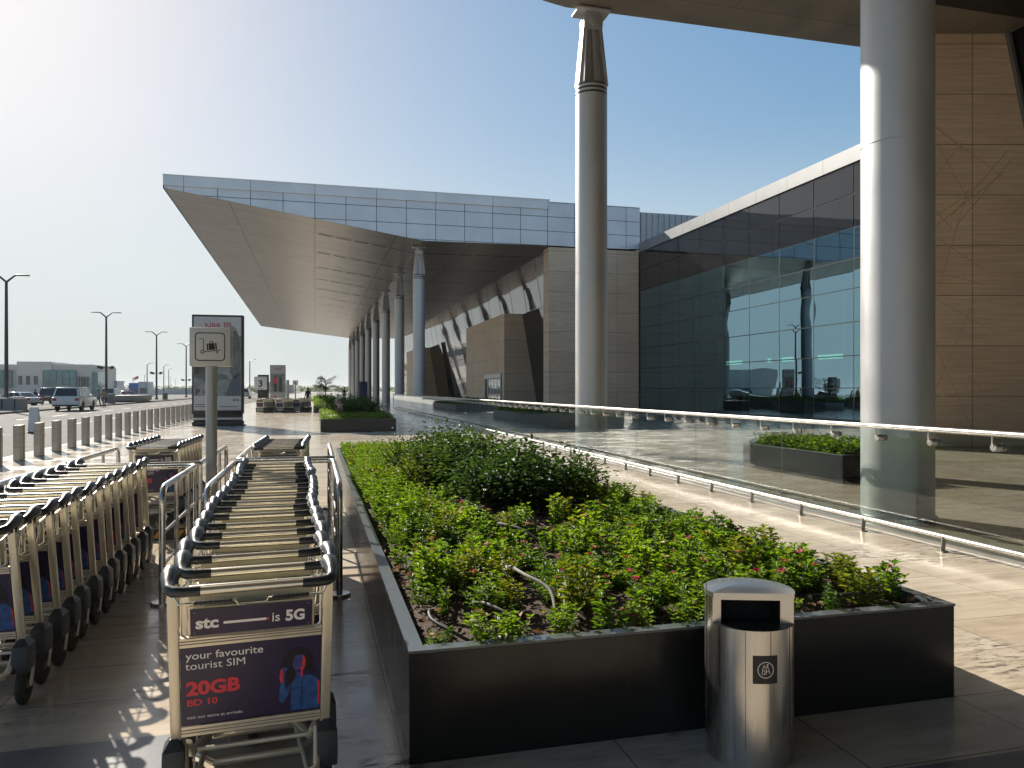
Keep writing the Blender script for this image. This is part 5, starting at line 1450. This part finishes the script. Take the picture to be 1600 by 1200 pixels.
# small tree
t = thing('small_tree', 'small tree with open spreading branches above the farthest planter', 'tree', (.75, 58.5, .42))
rnd = random.Random(77); tw = MB(); lf = MB()
tw.tube([(0,0,0),(.03,0,.6),(.0,.02,1.2),(.05,0,1.9)], [.055,.045,.035,.02], 8)
for k in range(22):
    a = rnd.uniform(0,6.28); z0 = rnd.uniform(.9,1.85); ln = rnd.uniform(.5,1.25)
    p0 = Vector((.03,0,z0)); p2 = p0 + Vector((math.cos(a)*ln, math.sin(a)*ln, rnd.uniform(.05,.55))); p1 = (p0+p2)/2 + Vector((0,0,.14))
    tw.tube([p0,p1,p2], [.018,.012,.005], 5, cap=False)
    for q in range(46):
        f = rnd.uniform(.35,1.05); pp = p0*(1-f)**2 + p1*2*f*(1-f) + p2*f*f + Vector((rnd.gauss(0,.09), rnd.gauss(0,.09), rnd.gauss(.02,.05)))
        b0 = rnd.uniform(0,6.28); lf.leaf(pp, Vector((math.cos(b0),math.sin(b0),rnd.uniform(-.3,.3))), Vector((0,0,1)), rnd.uniform(.07,.13), .05)
tw.build('trunk', m_twig, t); lf.build('crown', m_bushleaf, t, recalc=False, smooth=0)
# hedge line of distant trees
b = MB(); rnd = random.Random(5)
for k in range(260):
    x = rnd.uniform(-170, 60); y = rnd.uniform(480, 540); h = rnd.uniform(1.5, 4.2)
    for q in range(26):
        a = rnd.uniform(0,6.28)
        b.leaf((x+rnd.gauss(0,1.0), y+rnd.gauss(0,.8), -.3+h*rnd.random()), Vector((math.cos(a),math.sin(a),rnd.uniform(-.2,1))), Vector((0,0,1)), 1.2, .7)
tag(b.build('distant_trees', m_bushleaf, recalc=False, smooth=0), 'thin dusty line of distant trees along the horizon', 'trees', kind='stuff')
# bark chips and dead leaves on the soil
m_chip = M_leaf('bark_chip', (.030,.018,.011), (.15,.10,.065), .0, .8)
b = MB(); rnd = random.Random(9)
for k in range(5200):
    x = rnd.uniform(PX0+.06, PX1-.06); y = rnd.uniform(PY0+.06, 7.2)
    e = min(x-PX0, PX1-x, y-PY0, .5)/.5
    a = rnd.uniform(0,6.28); L = rnd.uniform(.015,.05)
    b.leaf((x, y, PH-.082+.05*e+rnd.uniform(.0,.022)), Vector((math.cos(a),math.sin(a),rnd.uniform(-.3,.35))), Vector((rnd.uniform(-.5,.5),rnd.uniform(-.5,.5),1)), L, L*rnd.uniform(.3,.6))
tag(b.build('bark_chips', m_chip, recalc=False, smooth=0), 'brown bark chips and dead leaves covering the soil of the nearest planter', 'mulch', kind='stuff')
b = MB(); rnd = random.Random(19)
for k in range(420):
    x = rnd.uniform(PX0+.08, PX1-.08); y = rnd.uniform(PY0+.08, 6.9); a = rnd.uniform(0,6.28); L = rnd.uniform(.03,.06)
    b.leaf((x, y, PH-.03+rnd.uniform(0,.03)), Vector((math.cos(a),math.sin(a),rnd.uniform(-.2,.3))), Vector((rnd.uniform(-.4,.4),rnd.uniform(-.4,.4),1)), L, L*.6, 0, .5)
tag(b.build('fallen_leaves', M_leaf('dead_leaf', (.16,.085,.04), (.42,.30,.17), .15, .7), recalc=False, smooth=0), 'dry brown fallen leaves lying between the flowering plants', 'fallen leaves', kind='stuff')
# drip hoses
def hose(label, pts, r, mat):
    P = [Vector((x, y, z)) for x, y, z in pts]; Q = []
    for i in range(len(P)-1):
        p0 = P[max(0,i-1)]; p1 = P[i]; p2 = P[i+1]; p3 = P[min(len(P)-1,i+2)]
        for s in range(6):
            q = s/6; Q.append(.5*((2*p1) + (p2-p0)*q + (2*p0-5*p1+4*p2-p3)*q*q + (3*p1-p0-3*p2+p3)*q**3))
    Q.append(P[-1])
    b = MB(); b.tube(Q, r, 8); tag(b.build('drip_hose', mat), label, 'hose')
zh = PH+.02
hose('pale drip hose running through the middle of the near flowers', [(.98,4.65,zh-.03),(1.08,4.3,zh+.06),(1.10,3.95,zh+.09),(1.17,3.7,zh+.06),(1.12,3.45,zh-.05)], .0095, m_hose)
hose('pale drip hose looping out from under the dark shrub', [(1.3,6.05,zh-.03),(1.34,5.75,zh+.05),(1.47,5.45,zh+.06),(1.62,5.25,zh-.03)], .0095, m_hose)
hose('black drip hose curling at the near left corner of the planter', [(.60,3.75,zh-.05),(.535,3.62,zh+.03),(.53,3.5,zh+.02),(.62,3.36,zh-.01),(.72,3.31,zh-.06)], .008, m_hosedk)
hose('grey drip hose between the corner coil and the pale hose', [(.80,3.95,zh-.05),(.82,3.72,zh+.02),(.90,3.55,zh+.01),(1.0,3.42,zh-.05)], .007, m_hose)
hose('pale drip hose on bare soil at the right of the pale loop', [(2.0,5.35,zh-.05),(2.15,5.2,zh+.02),(2.35,5.1,zh-.03)], .009, m_hose)
hose('black drip hose along the near edge at the right corner', [(2.62,3.62,zh-.04),(2.75,3.42,zh+.01),(2.95,3.42,zh+.01),(3.05,3.75,zh-.03)], .008, m_hosedk)

# ------------------------------------------------------------------ dusty air
m_haze = bpy.data.materials.new('dusty_air'); m_haze.use_nodes = True
n_ = m_haze.node_tree.nodes; n_.remove(n_['Principled BSDF'])
pv = n_.new('ShaderNodeVolumePrincipled'); pv.inputs['Color'].default_value = (.93, .95, .97, 1); pv.inputs['Density'].default_value = .00016; pv.inputs['Anisotropy'].default_value = .2
m_haze.node_tree.links.new(pv.outputs[0], n_['Material Output'].inputs['Volume'])
b = MB(); b.box(-3100, 3100, -900, 3700, -1.7, 17.0)
o = b.build('haze', m_haze, smooth=0); o['kind'] = 'stuff'; o['label'] = 'pale dusty air that fades the far buildings and lamps'; o['category'] = 'haze'
